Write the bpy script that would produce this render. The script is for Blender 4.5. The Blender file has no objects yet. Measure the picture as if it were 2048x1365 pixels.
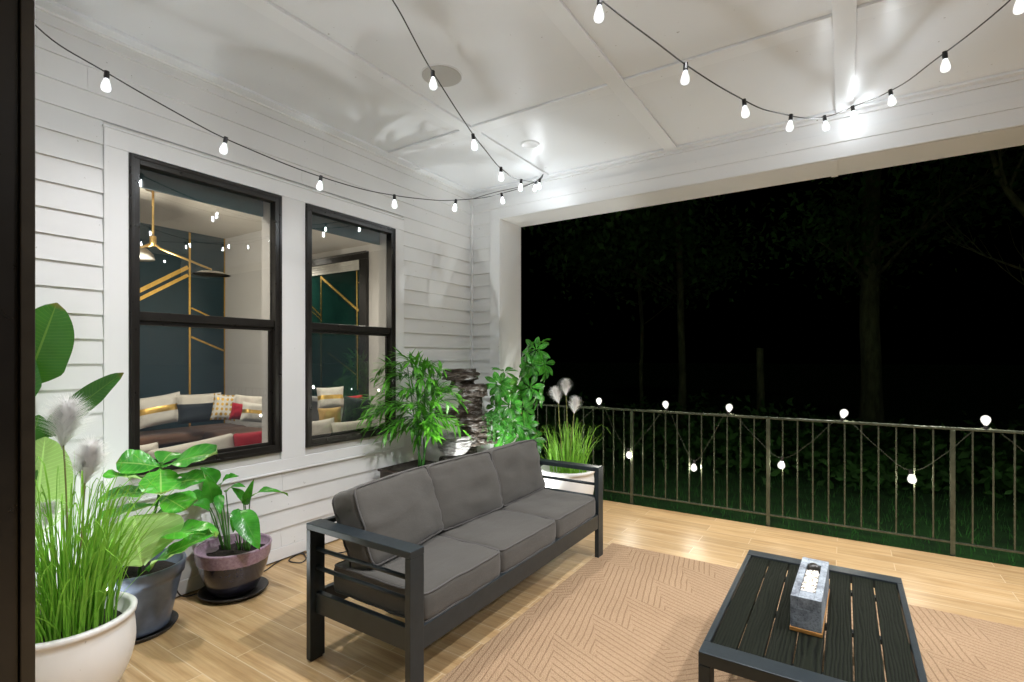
import bpy, math, random
from mathutils import Vector as V, Matrix, noise
random.seed(7)
rnd = random.random
def uni(a, b): return a + (b - a) * rnd()
sc = bpy.context.scene
COL = sc.collection
# ------------------------------------------------------------------ view geometry
TH = math.radians(33.0); FPX = 1025.0; CAM = V((3.39, 0, 1.45))
FW = V((-math.sin(TH), math.cos(TH), 0)); RT = V((math.cos(TH), math.sin(TH), 0)); UP = V((0, 0, 1))
def ray(u, v): return FW + (u - 1024) / FPX * RT + (716 - v) / FPX * UP
def pix(u, v, d): return CAM + d * ray(u, v)
def on_plane(u, v, p, n):
    r = ray(u, v); return CAM + r * ((p - CAM).dot(n) / r.dot(n))
def on_x(u, v, x): return on_plane(u, v, V((x, 0, 0)), V((1, 0, 0)))
def on_y(u, v, y): return on_plane(u, v, V((0, y, 0)), V((0, 1, 0)))
def on_z(u, v, z): return on_plane(u, v, V((0, 0, z)), V((0, 0, 1)))
def between(u, v, A, B):          # point on the vertical plane through A and B
    n = (B - A).cross(UP).normalized(); return on_plane(u, v, A, n)

# ------------------------------------------------------------------ mesh builder
class MB:
    def __init__(s): s.v = []; s.f = []; s.uv = []
    def face(s, idx, uv=None):
        s.f.append(tuple(idx)); s.uv.append(uv or [(0, 0)] * len(idx))
    def box(s, a, b, M=None):
        x0, y0, z0 = a; x1, y1, z1 = b; n = len(s.v)
        P = [V(p) for p in ((x0,y0,z0),(x1,y0,z0),(x1,y1,z0),(x0,y1,z0),(x0,y0,z1),(x1,y0,z1),(x1,y1,z1),(x0,y1,z1))]
        s.v += [M @ p if M else p for p in P]
        for q in ((0,3,2,1),(4,5,6,7),(0,1,5,4),(1,2,6,5),(2,3,7,6),(3,0,4,7)): s.face([n + i for i in q])
        return s
    def prism(s, poly, axis, t0, t1):     # polygon in the other two axes, extruded along axis
        n = len(s.v); m = len(poly)
        for t in (t0, t1):
            for a, b in poly:
                s.v.append(V((t, a, b)) if axis == 0 else V((a, t, b)) if axis == 1 else V((a, b, t)))
        s.face(list(range(n, n + m))[::-1]); s.face(range(n + m, n + 2 * m))
        for i in range(m):
            j = (i + 1) % m; s.face([n + i, n + j, n + m + j, n + m + i])
        return s
    def tube(s, path, r, k=8, cap=True, closed=False):
        path = [V(p) for p in path]; m = len(path); n = len(s.v)
        rs = r if isinstance(r, (list, tuple)) else [r] * m
        a = None
        for i, p in enumerate(path):
            if closed: d = path[(i + 1) % m] - path[i - 1]
            else: d = path[min(i + 1, m - 1)] - path[max(i - 1, 0)]
            d = d.normalized() if d.length > 1e-9 else V((0, 0, 1))
            if a is None: a = d.orthogonal().normalized()
            a = (a - d * a.dot(d));  a = a.normalized() if a.length > 1e-6 else d.orthogonal().normalized()
            b = d.cross(a)
            for q in range(k):
                t = 2 * math.pi * q / k; s.v.append(p + (a * math.cos(t) + b * math.sin(t)) * rs[i])
        for i in range(m if closed else m - 1):
            i2 = (i + 1) % m
            for q in range(k):
                q2 = (q + 1) % k
                s.face([n + i*k + q, n + i*k + q2, n + i2*k + q2, n + i2*k + q],
                       [(q / k, i / m), ((q + 1) / k, i / m), ((q + 1) / k, (i + 1) / m), (q / k, (i + 1) / m)])
        if cap and not closed:
            s.face(list(range(n, n + k))[::-1]); s.face(range(n + (m - 1) * k, n + m * k))
        return s
    def lathe(s, prof, c=(0, 0, 0), k=32, M=None, wob=None):
        c = V(c); n = len(s.v); m = len(prof)
        for i, (r, z) in enumerate(prof):
            for q in range(k):
                t = 2 * math.pi * q / k; rr = r * (wob(t, i) if wob else 1)
                p = V((rr * math.cos(t), rr * math.sin(t), z)); s.v.append((M @ p if M else p) + c)
        for i in range(m - 1):
            for q in range(k):
                q2 = (q + 1) % k
                s.face([n + i*k + q, n + i*k + q2, n + (i+1)*k + q2, n + (i+1)*k + q],
                       [(q / k, i / m), ((q + 1) / k, i / m), ((q + 1) / k, (i + 1) / m), (q / k, (i + 1) / m)])
        s.face(list(range(n, n + k))[::-1]); s.face(range(n + (m - 1) * k, n + m * k))
        return s
    def strip(s, rows, uvs):              # rows of equal length -> quad grid
        n = len(s.v); m = len(rows[0])
        for r in rows: s.v += r
        for i in range(len(rows) - 1):
            for j in range(m - 1):
                s.face([n + i*m + j, n + i*m + j + 1, n + (i+1)*m + j + 1, n + (i+1)*m + j],
                       [uvs[i][j], uvs[i][j+1], uvs[i+1][j+1], uvs[i+1][j]])
        return s
    def mesh(s, name, org=V((0, 0, 0)), smooth=False):
        me = bpy.data.meshes.new(name)
        me.from_pydata([tuple(p - org) for p in s.v], [], s.f)
        L = me.uv_layers.new(name='UVMap'); flat = []
        for u in s.uv:
            for a in u: flat += [a[0], a[1]]
        L.data.foreach_set('uv', flat)
        if smooth: me.polygons.foreach_set('use_smooth', [True] * len(me.polygons))
        me.update(); return me

ORG = {}
def link(name, me, m, parent=None, bevel=0.0):
    o = bpy.data.objects.new(name, me); COL.objects.link(o)
    if m and not me.materials: me.materials.append(m)
    if parent: o.parent = parent
    if bevel:
        b = o.modifiers.new('edge', 'BEVEL'); b.width = bevel; b.segments = 2; b.limit_method = 'ANGLE'; b.harden_normals = False
    return o
def root(name, label, cat, loc=(0, 0, 0), group=None, kind=None):
    o = bpy.data.objects.new(name, None); COL.objects.link(o); o.location = loc; o.empty_display_size = .1
    if label: o['label'] = label
    if cat: o['category'] = cat
    if group: o['group'] = group
    if kind: o['kind'] = kind
    ORG[o.name] = V(loc); return o
def part(name, mb, m, parent, bevel=0.0, smooth=False, label=None):
    org = ORG[parent.name]; o = link(name, mb.mesh(name, org, smooth), m, parent, bevel); ORG[o.name] = org
    if label: o['label'] = label
    return o
def solo(name, mb, m, label=None, cat=None, kind=None, group=None, bevel=0.0, smooth=False):
    xs = [p.x for p in mb.v]; ys = [p.y for p in mb.v]; zs = [p.z for p in mb.v]
    org = V(((min(xs) + max(xs)) / 2, (min(ys) + max(ys)) / 2, min(zs)))
    o = link(name, mb.mesh(name, org, smooth), m, None, bevel); o.location = org; ORG[o.name] = org
    if label: o['label'] = label
    if cat: o['category'] = cat
    if kind: o['kind'] = kind
    if group: o['group'] = group
    return o

# ------------------------------------------------------------------ materials
class NT:
    def __init__(s, name):
        s.m = bpy.data.materials.new(name); s.m.use_nodes = True; s.t = s.m.node_tree; s.n = s.t.nodes
        s.b = s.n['Principled BSDF']; s.out = s.n['Material Output']
    def add(s, typ, **k):
        o = s.n.new(typ)
        for a, b in k.items():
            if a.startswith('i_'): o.inputs[a[2:].replace('_', ' ')].default_value = b
            else: setattr(o, a, b)
        return o
    def l(s, a, b): s.t.links.new(a, b)
    def coords(s, kind='Object', scale=(1, 1, 1)):
        if kind == 'World': c = s.add('ShaderNodeNewGeometry').outputs['Position']
        else: c = s.add('ShaderNodeTexCoord').outputs[kind]
        mp = s.add('ShaderNodeMapping'); mp.inputs['Scale'].default_value = scale; s.l(c, mp.inputs['Vector']); return mp.outputs['Vector']
    def noise(s, vec, scale, detail=4, rough=.6):
        n = s.add('ShaderNodeTexNoise'); n.inputs['Scale'].default_value = scale; n.inputs['Detail'].default_value = detail
        n.inputs['Roughness'].default_value = rough; s.l(vec, n.inputs['Vector']); return n.outputs['Fac']
    def ramp(s, fac, stops):
        r = s.add('ShaderNodeValToRGB'); e = r.color_ramp.elements
        while len(e) < len(stops): e.new(.5)
        for q, (p, c) in zip(e, stops): q.position = p; q.color = (*c, 1) if len(c) == 3 else c
        s.l(fac, r.inputs['Fac']); return r.outputs['Color']
    def mix(s, fac, a, b, mode='MIX'):
        x = s.add('ShaderNodeMix', data_type='RGBA', blend_type=mode)
        for sock, val in ((x.inputs[0], fac), (x.inputs[6], a), (x.inputs[7], b)):
            if hasattr(val, 'links'): s.l(val, sock)
            elif isinstance(val, (int, float)): sock.default_value = val
            else: sock.default_value = (*val, 1) if len(val) == 3 else val
        return x.outputs[2]
    def math(s, op, a, b=None, c=None):
        x = s.add('ShaderNodeMath', operation=op)
        for sock, val in zip(x.inputs, (a, b, c)):
            if val is None: continue
            if hasattr(val, 'links'): s.l(val, sock)
            else: sock.default_value = val
        return x.outputs[0]
    def bump(s, h, strength=.3, dist=.01, prev=None):
        b = s.add('ShaderNodeBump'); b.inputs['Strength'].default_value = strength; b.inputs['Distance'].default_value = dist
        s.l(h, b.inputs['Height'])
        if prev: s.l(prev, b.inputs['Normal'])
        s.l(b.outputs['Normal'], s.b.inputs['Normal']); return b.outputs['Normal']
    def set(s, **k):
        for a, v in k.items():
            i = s.b.inputs[a.replace('_', ' ')]
            if hasattr(v, 'links'): s.l(v, i)
            else: i.default_value = (*v, 1) if isinstance(v, tuple) and len(v) == 3 else v
        return s.m

def plain(name, col, rough=.5, metal=0.0, var=.12, vscale=6, bs=0, bd=.002, bscale=60, spec=.5, stretch=(1, 1, 1)):
    t = NT(name); c = t.coords('Object', stretch); f = t.noise(c, vscale)
    d = tuple(x * (1 - var) for x in col); h = tuple(min(1, x * (1 + var)) for x in col)
    t.set(Base_Color=t.ramp(f, [(.3, d), (.7, h)]), Metallic=metal, Specular_IOR_Level=spec)
    t.set(Roughness=t.math('MULTIPLY_ADD', t.noise(c, vscale * 2.3), .16, rough - .08))
    if bs: t.bump(t.noise(c, bscale, 5), bs, bd)
    return t.m
def emit(name, col, strength):
    t = NT(name); t.n.remove(t.b); e = t.add('ShaderNodeEmission'); e.inputs['Color'].default_value = (*col, 1); e.inputs['Strength'].default_value = strength
    t.l(e.outputs[0], t.out.inputs['Surface']); return t.m

def white_paint(name, col, rough, grain=(1, 1, 1), dirt=.06):
    t = NT(name); w = t.coords('World', grain); w1 = t.coords('World')
    big = t.noise(w1, 1.1, 3); fine = t.noise(w, 14, 5, .7)
    c = t.ramp(big, [(.3, tuple(x * (1 - dirt) for x in col)), (.7, col)])
    speck = t.ramp(t.noise(w1, 38, 2, .4), [(.20, (.45, .43, .4)), (.235, (1, 1, 1))])
    t.set(Base_Color=t.mix(.8, c, speck, 'MULTIPLY'), Roughness=t.math('MULTIPLY_ADD', big, .14, rough - .07))
    t.bump(fine, .12, .003); return t.m

M = {}
M['ceiling'] = white_paint('ceiling_paint', (.715, .74, .775), .38, (.6, 4, 1), .05)
M['batten'] = white_paint('batten_paint', (.74, .765, .80), .30, (1, 1, 1), .03)
M['siding'] = white_paint('siding_paint', (.735, .738, .738), .42, (1, .5, 6), .11)
M['trim'] = white_paint('trim_paint', (.755, .76, .765), .36, (1, 1, 1), .04)
M['bronze'] = plain('bronze_frame', (.032, .026, .018), .34, .2, .2, 12, .05, .001, 90)
M['black_frame'] = plain('black_sash', (.014, .012, .010), .3, .1, .2, 10)
M['charcoal'] = plain('charcoal_powder_coat', (.022, .030, .035), .40, .3, .15, 18, .08, .0006, 400)
M['iron'] = plain('rail_iron', (.080, .090, .060), .24, .55, .3, 25, .25, .001, 160)
M['cordblack'] = plain('black_cord', (.012, .012, .012), .45)
M['cordgreen'] = plain('pale_cord', (.06, .062, .04), .5)
M['socket'] = plain('socket_plastic', (.012, .012, .013), .35)
M['grille'] = plain('speaker_grille', (.44, .44, .43), .7, 0, .04, 200, .4, .001, 900)
M['downlight'] = plain('downlight_can', (.35, .35, .34), .45)
M['soil'] = plain('potting_soil', (.018, .012, .008), .95, 0, .5, 40, .9, .02, 60)
M['potwhite'] = white_paint('white_resin_pot', (.74, .73, .71), .36)
M['potbrown'] = plain('brown_planter', (.030, .018, .013), .4, 0, .25, 10)
M['saucer'] = plain('black_saucer', (.016, .014, .012), .4, 0, .3, 20, .3, .004, 30)
M['gold'] = plain('reflected_gold', (.75, .48, .13), .25, .95, .12, 14, .2, .002, 40)
M['brass'] = plain('brushed_brass', (.62, .42, .15), .3, .9)
def envelope(name, col, e):
    t = NT(name); t.n.remove(t.b); lw_ = t.add('ShaderNodeLayerWeight'); lw_.inputs['Blend'].default_value = .35; a = t.add('ShaderNodeAddShader'); tr = t.add('ShaderNodeBsdfTransparent'); em = t.add('ShaderNodeEmission'); em.inputs['Color'].default_value = (*col, 1); t.l(t.math('MULTIPLY_ADD', t.math('SUBTRACT', 1.0, lw_.outputs['Facing']), 1.1 * e, .12), em.inputs['Strength'])
    t.l(tr.outputs[0], a.inputs[0]); t.l(em.outputs[0], a.inputs[1]); t.l(a.outputs[0], t.out.inputs['Surface'])
    try: t.m.cycles.emission_sampling = 'NONE'
    except Exception: pass
    return t.m
M['bulb'] = envelope('bulb_glass', (.95, .98, 1.0), .85); M['railbulb'] = envelope('rail_bulb_glass', (1.0, .97, .88), .8)
M['filament'] = emit('lit_filament', (.88, .95, 1.0), 205); M['railfilament'] = emit('lit_rail_filament', (1.0, .96, .84), 800)
M['lampdisc'] = emit('lit_lamp_disc', (1.0, .93, .80), 60)

def floor_mat():
    t = NT('wood_look_tile'); w = t.coords('World')
    br = t.add('ShaderNodeTexBrick'); br.offset = .37; br.squash = 1
    t.l(w, br.inputs['Vector'])
    for k, v in (('Scale', 1.0), ('Mortar Size', .0028), ('Mortar Smooth', .2), ('Bias', 0.0), ('Brick Width', .92), ('Row Height', .15)): br.inputs[k].default_value = v
    br.inputs['Color1'].default_value = (0, 0, 0, 1); br.inputs['Color2'].default_value = (1, 1, 1, 1); br.inputs['Mortar'].default_value = (.5, .5, .5, 1)
    sh = t.add('ShaderNodeVectorMath', operation='MULTIPLY_ADD'); t.l(br.outputs['Color'], sh.inputs[0]); sh.inputs[1].default_value = (7.3, 3.1, 0); t.l(w, sh.inputs[2])
    mp = t.add('ShaderNodeMapping'); mp.inputs['Scale'].default_value = (.9, 13, 1); t.l(sh.outputs[0], mp.inputs['Vector'])
    g1 = t.noise(mp.outputs[0], 1.6, 6, .62); 
    mp2 = t.add('ShaderNodeMapping'); mp2.inputs['Scale'].default_value = (2.2, 60, 1); t.l(sh.outputs[0], mp2.inputs['Vector'])
    g2 = t.noise(mp2.outputs[0], 1.5, 4, .6)
    base = t.ramp(g1, [(.25, (.37, .22, .095)), (.42, (.53, .345, .165)), (.58, (.62, .43, .225)), (.78, (.70, .51, .29))])
    base = t.mix(.55, base, t.ramp(g2, [(.3, (.62, .58, .52)), (.62, (1, 1, 1))]), 'MULTIPLY')
    base = t.mix(.5, base, t.ramp(br.outputs['Color'], [(0, (.62, .60, .57)), (1, (1.0, 1.0, 1.0))]), 'MULTIPLY')
    blot = t.ramp(t.noise(w, 2.4, 3), [(.28, (.78, .74, .68)), (.5, (1, 1, 1))]); base = t.mix(.6, base, blot, 'MULTIPLY')
    t.set(Base_Color=t.mix(br.outputs['Fac'], base, (.60, .46, .29)), Roughness=t.math('MULTIPLY_ADD', g1, .25, .27))
    h = t.math('MULTIPLY_ADD', br.outputs['Fac'], -1.0, t.math('MULTIPLY', g2, .25)); t.bump(h, .35, .004); return t.m
M['floor'] = floor_mat()

def rug_mat():
    t = NT('woven_rug'); w0 = t.coords('World'); dn = t.add('ShaderNodeTexNoise'); dn.inputs['Scale'].default_value = 5; t.l(w0, dn.inputs['Vector']); da = t.add('ShaderNodeVectorMath', operation='MULTIPLY_ADD'); t.l(dn.outputs['Color'], da.inputs[0]); da.inputs[1].default_value = (.02, .02, 0); t.l(w0, da.inputs[2]); w = da.outputs[0]
    sep = t.add('ShaderNodeSeparateXYZ'); t.l(w, sep.inputs[0]); X, Y = sep.outputs[0], sep.outputs[1]
    S = .33
    # skewed lattice cell index -> one of three stripe directions
    j = t.math('FLOOR', t.math('DIVIDE', t.math('ADD', Y, t.math('MULTIPLY', X, .28)), S))
    i = t.math('FLOOR', t.math('DIVIDE', t.math('ADD', t.math('ADD', X, t.math('MULTIPLY', Y, .5)), t.math('MULTIPLY', j, .13)), S * 1.1))
    k = t.math('FLOORED_MODULO', t.math('ADD', i, t.math('MULTIPLY', j, 2)), 3)
    def stripes(ang):
        a = t.math('ADD', t.math('MULTIPLY', X, math.cos(ang) / .034), t.math('MULTIPLY', Y, math.sin(ang) / .034))
        return t.math('PINGPONG', a, .5)
    s0, s1, s2 = stripes(math.radians(12)), stripes(math.radians(68)), stripes(math.radians(-48))
    is0 = t.math('LESS_THAN', k, .5); is2 = t.math('GREATER_THAN', k, 1.5)
    st = t.mix(is0, t.mix(is2, s1, s2), s0)
    groove = t.ramp(st, [(.0, (0, 0, 0)), (.06, (.25, .25, .25)), (.15, (1, 1, 1))])
    weave = t.add('ShaderNodeTexVoronoi'); weave.inputs['Scale'].default_value = 150; mp = t.add('ShaderNodeMapping'); mp.inputs['Scale'].default_value = (1, 1.4, 1); t.l(w, mp.inputs[0]); t.l(mp.outputs[0], weave.inputs['Vector'])
    wv = weave.outputs['Distance']
    col = t.mix(groove, (.36, .235, .14), (.52, .355, .22))
    col = t.mix(.55, col, t.ramp(wv, [(.1, (1, 1, 1)), (.75, (.5, .48, .45))]), 'MULTIPLY')
    col = t.mix(.5, col, t.ramp(t.noise(w, 3, 4), [(.3, (.82, .8, .78)), (.65, (1, 1, 1))]), 'MULTIPLY')
    t.set(Base_Color=col, Roughness=.95, Specular_IOR_Level=.15)
    t.bump(t.math('SUBTRACT', t.math('MULTIPLY', groove, .6), wv), .8, .006); return t.m
M['rug'] = rug_mat()

def fabric(name, col, scale=900, wr=True):
    t = NT(name); c = t.coords('Object'); n = t.noise(c, 5, 4)
    t.set(Base_Color=t.ramp(n, [(.3, tuple(x * .93 for x in col)), (.7, tuple(x * 1.05 for x in col))]), Roughness=.88, Specular_IOR_Level=.25, Sheen_Weight=.15)
    p = t.bump(t.noise(c, scale * .5, 2), .5, .0015)
    if wr:
        mp = t.add('ShaderNodeMapping'); mp.inputs['Scale'].default_value = (1, .4, 1); t.l(c, mp.inputs[0]); t.bump(t.noise(mp.outputs[0], 13, 4, .5), .22, .025, p)
    return t.m
M['cushion'] = fabric('grey_cushion_fabric', (.070, .065, .057))
M['piping'] = fabric('grey_piping', (.075, .070, .066), wr=False)
M['suede'] = fabric('brown_suede', (.17, .085, .05))
M['navyfab'] = fabric('navy_velvet', (.018, .025, .032))
M['redfab'] = fabric('red_velvet', (.38, .008, .025))
M['whitefab'] = fabric('white_cotton', (.66, .62, .54))
M['goldfab'] = fabric('gold_satin', (.52, .34, .12))
def band_fabric():
    t = NT('white_with_gold_band'); uv = t.add('ShaderNodeTexCoord').outputs['UV']; s = t.add('ShaderNodeSeparateXYZ'); t.l(uv, s.inputs[0])
    m = t.math('MULTIPLY', t.math('GREATER_THAN', s.outputs[1], .40), t.math('LESS_THAN', s.outputs[1], .60))
    t.set(Base_Color=t.mix(m, (.68, .65, .58), (.70, .45, .12)), Metallic=t.math('MULTIPLY', m, .9), Roughness=t.math('MULTIPLY_ADD', m, -.55, .85))
    t.bump(t.noise(t.coords('Object'), 26, 3), .4, .01); return t.m
def dot_fabric():
    t = NT('white_with_gold_dots'); uv = t.add('ShaderNodeTexCoord').outputs['UV']
    v = t.add('ShaderNodeTexVoronoi', voronoi_dimensions='2D'); v.inputs['Scale'].default_value = 5.2; v.inputs['Randomness'].default_value = .12; t.l(uv, v.inputs['Vector'])
    m = t.math('LESS_THAN', v.outputs['Distance'], .31)
    t.set(Base_Color=t.mix(m, (.68, .65, .58), (.62, .38, .07)), Roughness=t.math('MULTIPLY_ADD', m, -.4, .85), Metallic=t.math('MULTIPLY', m, .6)); return t.m
M['band'] = band_fabric(); M['dots'] = dot_fabric()

def glass_mat(name, refl=1.0, tint=(.96, .98, .975)):
    t = NT(name); t.n.remove(t.b)
    tr = t.add('ShaderNodeBsdfTransparent'); tr.inputs[0].default_value = (*tint, 1)
    gl = t.add('ShaderNodeBsdfGlossy'); gl.inputs['Roughness'].default_value = .0; gl.inputs['Color'].default_value = (refl, refl, refl, 1)
    fr = t.add('ShaderNodeFresnel'); fr.inputs['IOR'].default_value = 1.62
    mx = t.add('ShaderNodeMixShader'); t.l(t.math('MULTIPLY', fr.outputs[0], 1.7), mx.inputs[0]); t.l(tr.outputs[0], mx.inputs[1]); t.l(gl.outputs[0], mx.inputs[2])
    t.l(mx.outputs[0], t.out.inputs['Surface']); return t.m
M['glass'] = glass_mat('window_glass')

def screen_mat():
    t = NT('insect_mesh'); t.set(Base_Color=(.30, .36, .46), Roughness=.8); tr = t.add('ShaderNodeBsdfTransparent'); mx = t.add('ShaderNodeMixShader'); mx.inputs[0].default_value = .21
    t.l(tr.outputs[0], mx.inputs[1]); t.l(t.b.outputs[0], mx.inputs[2]); t.l(mx.outputs[0], t.out.inputs['Surface']); return t.m
M['screen'] = screen_mat()
def leaf_mat(name, dark, light, vein, vn=9, rough=.36, trans=.3, under=None, veinw=.022, skew=.9, nsc=7):
    t = NT(name); uv = t.add('ShaderNodeTexCoord').outputs['UV']; s = t.add('ShaderNodeSeparateXYZ'); t.l(uv, s.inputs[0]); u, v = s.outputs[0], s.outputs[1]
    a = t.math('ABSOLUTE', t.math('SUBTRACT', u, .5))
    mid = t.math('LESS_THAN', a, veinw)
    lat = t.math('PINGPONG', t.math('ADD', t.math('MULTIPLY', v, vn), t.math('MULTIPLY', a, -vn * .35 * skew)), .5)
    latm = t.ramp(lat, [(.0, (1, 1, 1)), (.10, (0, 0, 0))])
    oi = t.add('ShaderNodeObjectInfo').outputs['Random']
    n = t.noise(t.coords('Object'), nsc, 3)
    c = t.ramp(n, [(.34, dark), (.64, light)])
    c = t.mix(t.math('MULTIPLY', latm, .45), c, vein); c = t.mix(mid, c, vein)
    tipn = t.math('ADD', v, t.math('MULTIPLY', t.math('SUBTRACT', t.noise(t.coords('Object'), 3.5, 2), .5), .35)); c = t.mix(t.math('MULTIPLY', t.ramp(tipn, [(.955, (0, 0, 0)), (1.02 if False else 1.0, (1, 1, 1))]), .85), c, (.17, .095, .03))
    if under:
        bf = t.add('ShaderNodeNewGeometry').outputs['Backfacing']; c = t.mix(bf, c, t.mix(t.math('MAXIMUM', mid, t.math('MULTIPLY', latm, .6)), under, tuple(min(1, x * 1.5) for x in under)))
    t.set(Base_Color=c, Roughness=rough, Specular_IOR_Level=.45)
    t.bump(lat, .25, .004)
    tl = t.add('ShaderNodeBsdfTranslucent'); t.l(t.mix(.5, c, (.25, .75, .05)), tl.inputs['Color'])
    mx = t.add('ShaderNodeMixShader'); mx.inputs[0].default_value = trans
    t.l(t.b.outputs[0], mx.inputs[1]); t.l(tl.outputs[0], mx.inputs[2]); t.l(mx.outputs[0], t.out.inputs['Surface']); return t.m
M['fig'] = leaf_mat('fig_leaf', (.016, .19, .014), (.07, .42, .035), (.28, .50, .12), 8, .30, .22, (.42, .60, .24), nsc=9)
M['lily'] = leaf_mat('lily_leaf', (.012, .15, .012), (.065, .38, .035), (.10, .30, .05), 16, .24, .22, (.16, .36, .06), .012)
M['bop'] = leaf_mat('paddle_leaf', (.012, .075, .012), (.022, .115, .018), (.12, .22, .04), 26, .36, .25, (.34, .52, .16), .018, .5)
M['bamboo'] = leaf_mat('bamboo_leaf', (.012, .10, .006), (.14, .48, .04), (.14, .42, .05), 1, .35, .25, nsc=22)
M['schef'] = leaf_mat('umbrella_leaf', (.006, .065, .008), (.055, .30, .028), (.20, .46, .10), 6, .26, .14, (.16, .40, .07), nsc=16)
M['grass'] = leaf_mat('reed_blade', (.045, .25, .012), (.17, .46, .03), (.34, .55, .08), 0, .5, .3)
M['pearl'] = plain('trailing_leaf', (.03, .17, .02), .5)
M['moss'] = plain('tuft_leaf', (.03, .12, .012), .6)
M['stem'] = plain('green_stem', (.05, .16, .02), .5)
M['cane'] = plain('cane_stem', (.045, .17, .03), .4, 0, .3, 20)
def plume_mat():
    t = NT('plume_fibre'); t.set(Base_Color=(.93, .92, .91), Roughness=.7, Specular_IOR_Level=.3); tl = t.add('ShaderNodeBsdfTranslucent'); tl.inputs['Color'].default_value = (.95, .94, .93, 1); mx = t.add('ShaderNodeMixShader'); mx.inputs[0].default_value = .5
    t.l(t.b.outputs[0], mx.inputs[1]); t.l(tl.outputs[0], mx.inputs[2]); t.l(mx.outputs[0], t.out.inputs['Surface']); return t.m
M['plume'] = plume_mat()
M['seedstem'] = plain('dry_stalk', (.16, .17, .04), .6)

def pot_navy():
    t = NT('navy_glaze'); n = t.noise(t.coords('Object'), 9, 4)
    t.set(Base_Color=t.ramp(n, [(.3, (.065, .085, .125)), (.7, (.12, .15, .205))]), Roughness=.36, Coat_Weight=.3); return t.m
def pot_purple():
    t = NT('two_tone_glaze'); c = t.coords('World'); s = t.add('ShaderNodeSeparateXYZ'); t.l(c, s.inputs[0])
    m = t.math('GREATER_THAN', t.math('ADD', s.outputs[2], t.math('MULTIPLY', t.noise(c, 20), .012)), .222)
    n = t.noise(c, 60, 3)
    t.set(Base_Color=t.mix(m, t.ramp(n, [(.35, (.012, .013, .028)), (.7, (.020, .020, .040))]), t.ramp(n, [(.35, (.24, .145, .21)), (.7, (.35, .25, .32))])), Roughness=t.math('MULTIPLY_ADD', m, .2, .16), Coat_Weight=.5)
    t.bump(t.noise(c, 130, 3), .25, .003); return t.m
M['potnavy'] = pot_navy(); M['potpurple'] = pot_purple()
def rock_mat():
    t = NT('slate_resin'); w = t.coords('Object', (1, 1, 4)); n = t.noise(w, 9, 8, .68); n2 = t.noise(t.coords('Object', (1, 1, 8)), 22, 6, .7)
    c = t.ramp(n, [(.3, (.012, .008, .005)), (.44, (.045, .030, .02)), (.53, (.10, .075, .055)), (.62, (.40, .39, .38)), (.72, (.70, .69, .68))])
    t.set(Base_Color=c, Roughness=t.math('MULTIPLY_ADD', n, .6, .12), Specular_IOR_Level=.5); t.bump(n2, 1.0, .04); return t.m
M['rock'] = rock_mat()
def concrete():
    t = NT('cast_concrete'); c = t.coords('Object'); n = t.noise(c, 9, 6, .7); n2 = t.noise(c, 140, 3, .6)
    col = t.ramp(n, [(.36, (.10, .11, .13)), (.5, (.24, .27, .30)), (.66, (.36, .40, .43))])
    col = t.mix(.7, col, t.ramp(n2, [(.32, (.35, .35, .38)), (.48, (1, 1, 1))]), 'MULTIPLY'); t.set(Base_Color=col, Roughness=.85); t.bump(n2, .5, .003); return t.m
M['concrete'] = concrete()
M['pebble'] = plain('white_pebble', (.72, .66, .58), .5, 0, .1, 60)
M['slate'] = plain('dark_slate', (.02, .018, .014), .4)
M['trivet'] = plain('trivet_wood', (.42, .20, .05), .5, 0, .25, 40, .2, .001, 100)
def slat_mat():
    t = NT('embossed_black_board'); c = t.coords('Object', (11.5, 1.3, 1)); w = t.add('ShaderNodeTexWave', wave_type='RINGS', rings_direction='Y'); w.inputs['Scale'].default_value = 2.6
    w.inputs['Distortion'].default_value = 7; w.inputs['Detail'].default_value = 2; w.inputs['Detail Scale'].default_value = 1.1; t.l(c, w.inputs['Vector'])
    f = t.noise(t.coords('Object', (50, 6, 1)), 4, 4)
    h = t.math('ADD', w.outputs['Fac'], t.math('MULTIPLY', f, .8))
    t.set(Base_Color=t.ramp(h, [(.3, (.001, .0015, .001)), (.9, (.008, .010, .006))]), Roughness=.6, Specular_IOR_Level=.09); t.bump(h, .35, .004); return t.m
M['slat'] = slat_mat()
M['accent'] = plain('navy_accent_wall', (.008, .034, .046), .35, 0, .12, 3)
M['roomwhite'] = white_paint('room_paint', (.68, .66, .63), .6)
M['roomceil'] = white_paint('room_ceiling_paint', (.70, .65, .56), .7)
M['roomfloor'] = plain('dark_carpet', (.012, .02, .035), .9, 0, .3, 30)
M['valance'] = plain('navy_blind', (.010, .075, .085), .6)
M['blindwhite'] = plain('white_blind', (.68, .66, .60), .6)
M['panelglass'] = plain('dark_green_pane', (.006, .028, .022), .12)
M['shade'] = plain('lamp_shade_metal', (.35, .34, .31), .4, .3)
M['bark'] = plain('tree_bark', (.10, .12, .05), .9, 0, .5, 8, .8, .05, 14, stretch=(1, 1, .3))
M['crown'] = plain('night_leaves', (.035, .12, .016), .7, 0, .4, 2)
M['lawn'] = plain('lawn_soil', (.020, .085, .012), .95, 0, .5, 3, .6, .05, 40)
M['lawnblade'] = plain('lawn_blade', (.03, .15, .018), .8, 0, .4, 2)
M['deckedge'] = plain('deck_fascia', (.07, .06, .05), .7)

# ================================================================== SETTING
XR = 6.4; YB = .33; YF = 4.89; ZC = 3.22; YE = 4.415; YO = 4.81
mb = MB(); mb.box((-.001, -3.2, -.30), (XR, YF, 0)); o = solo('porch_floor', mb, M['floor'], kind='structure')
mb = MB(); mb.box((-160, -60, -.62), (160, 200, -.60)); solo('lawn_ground', mb, M['lawn'], kind='structure')
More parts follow.
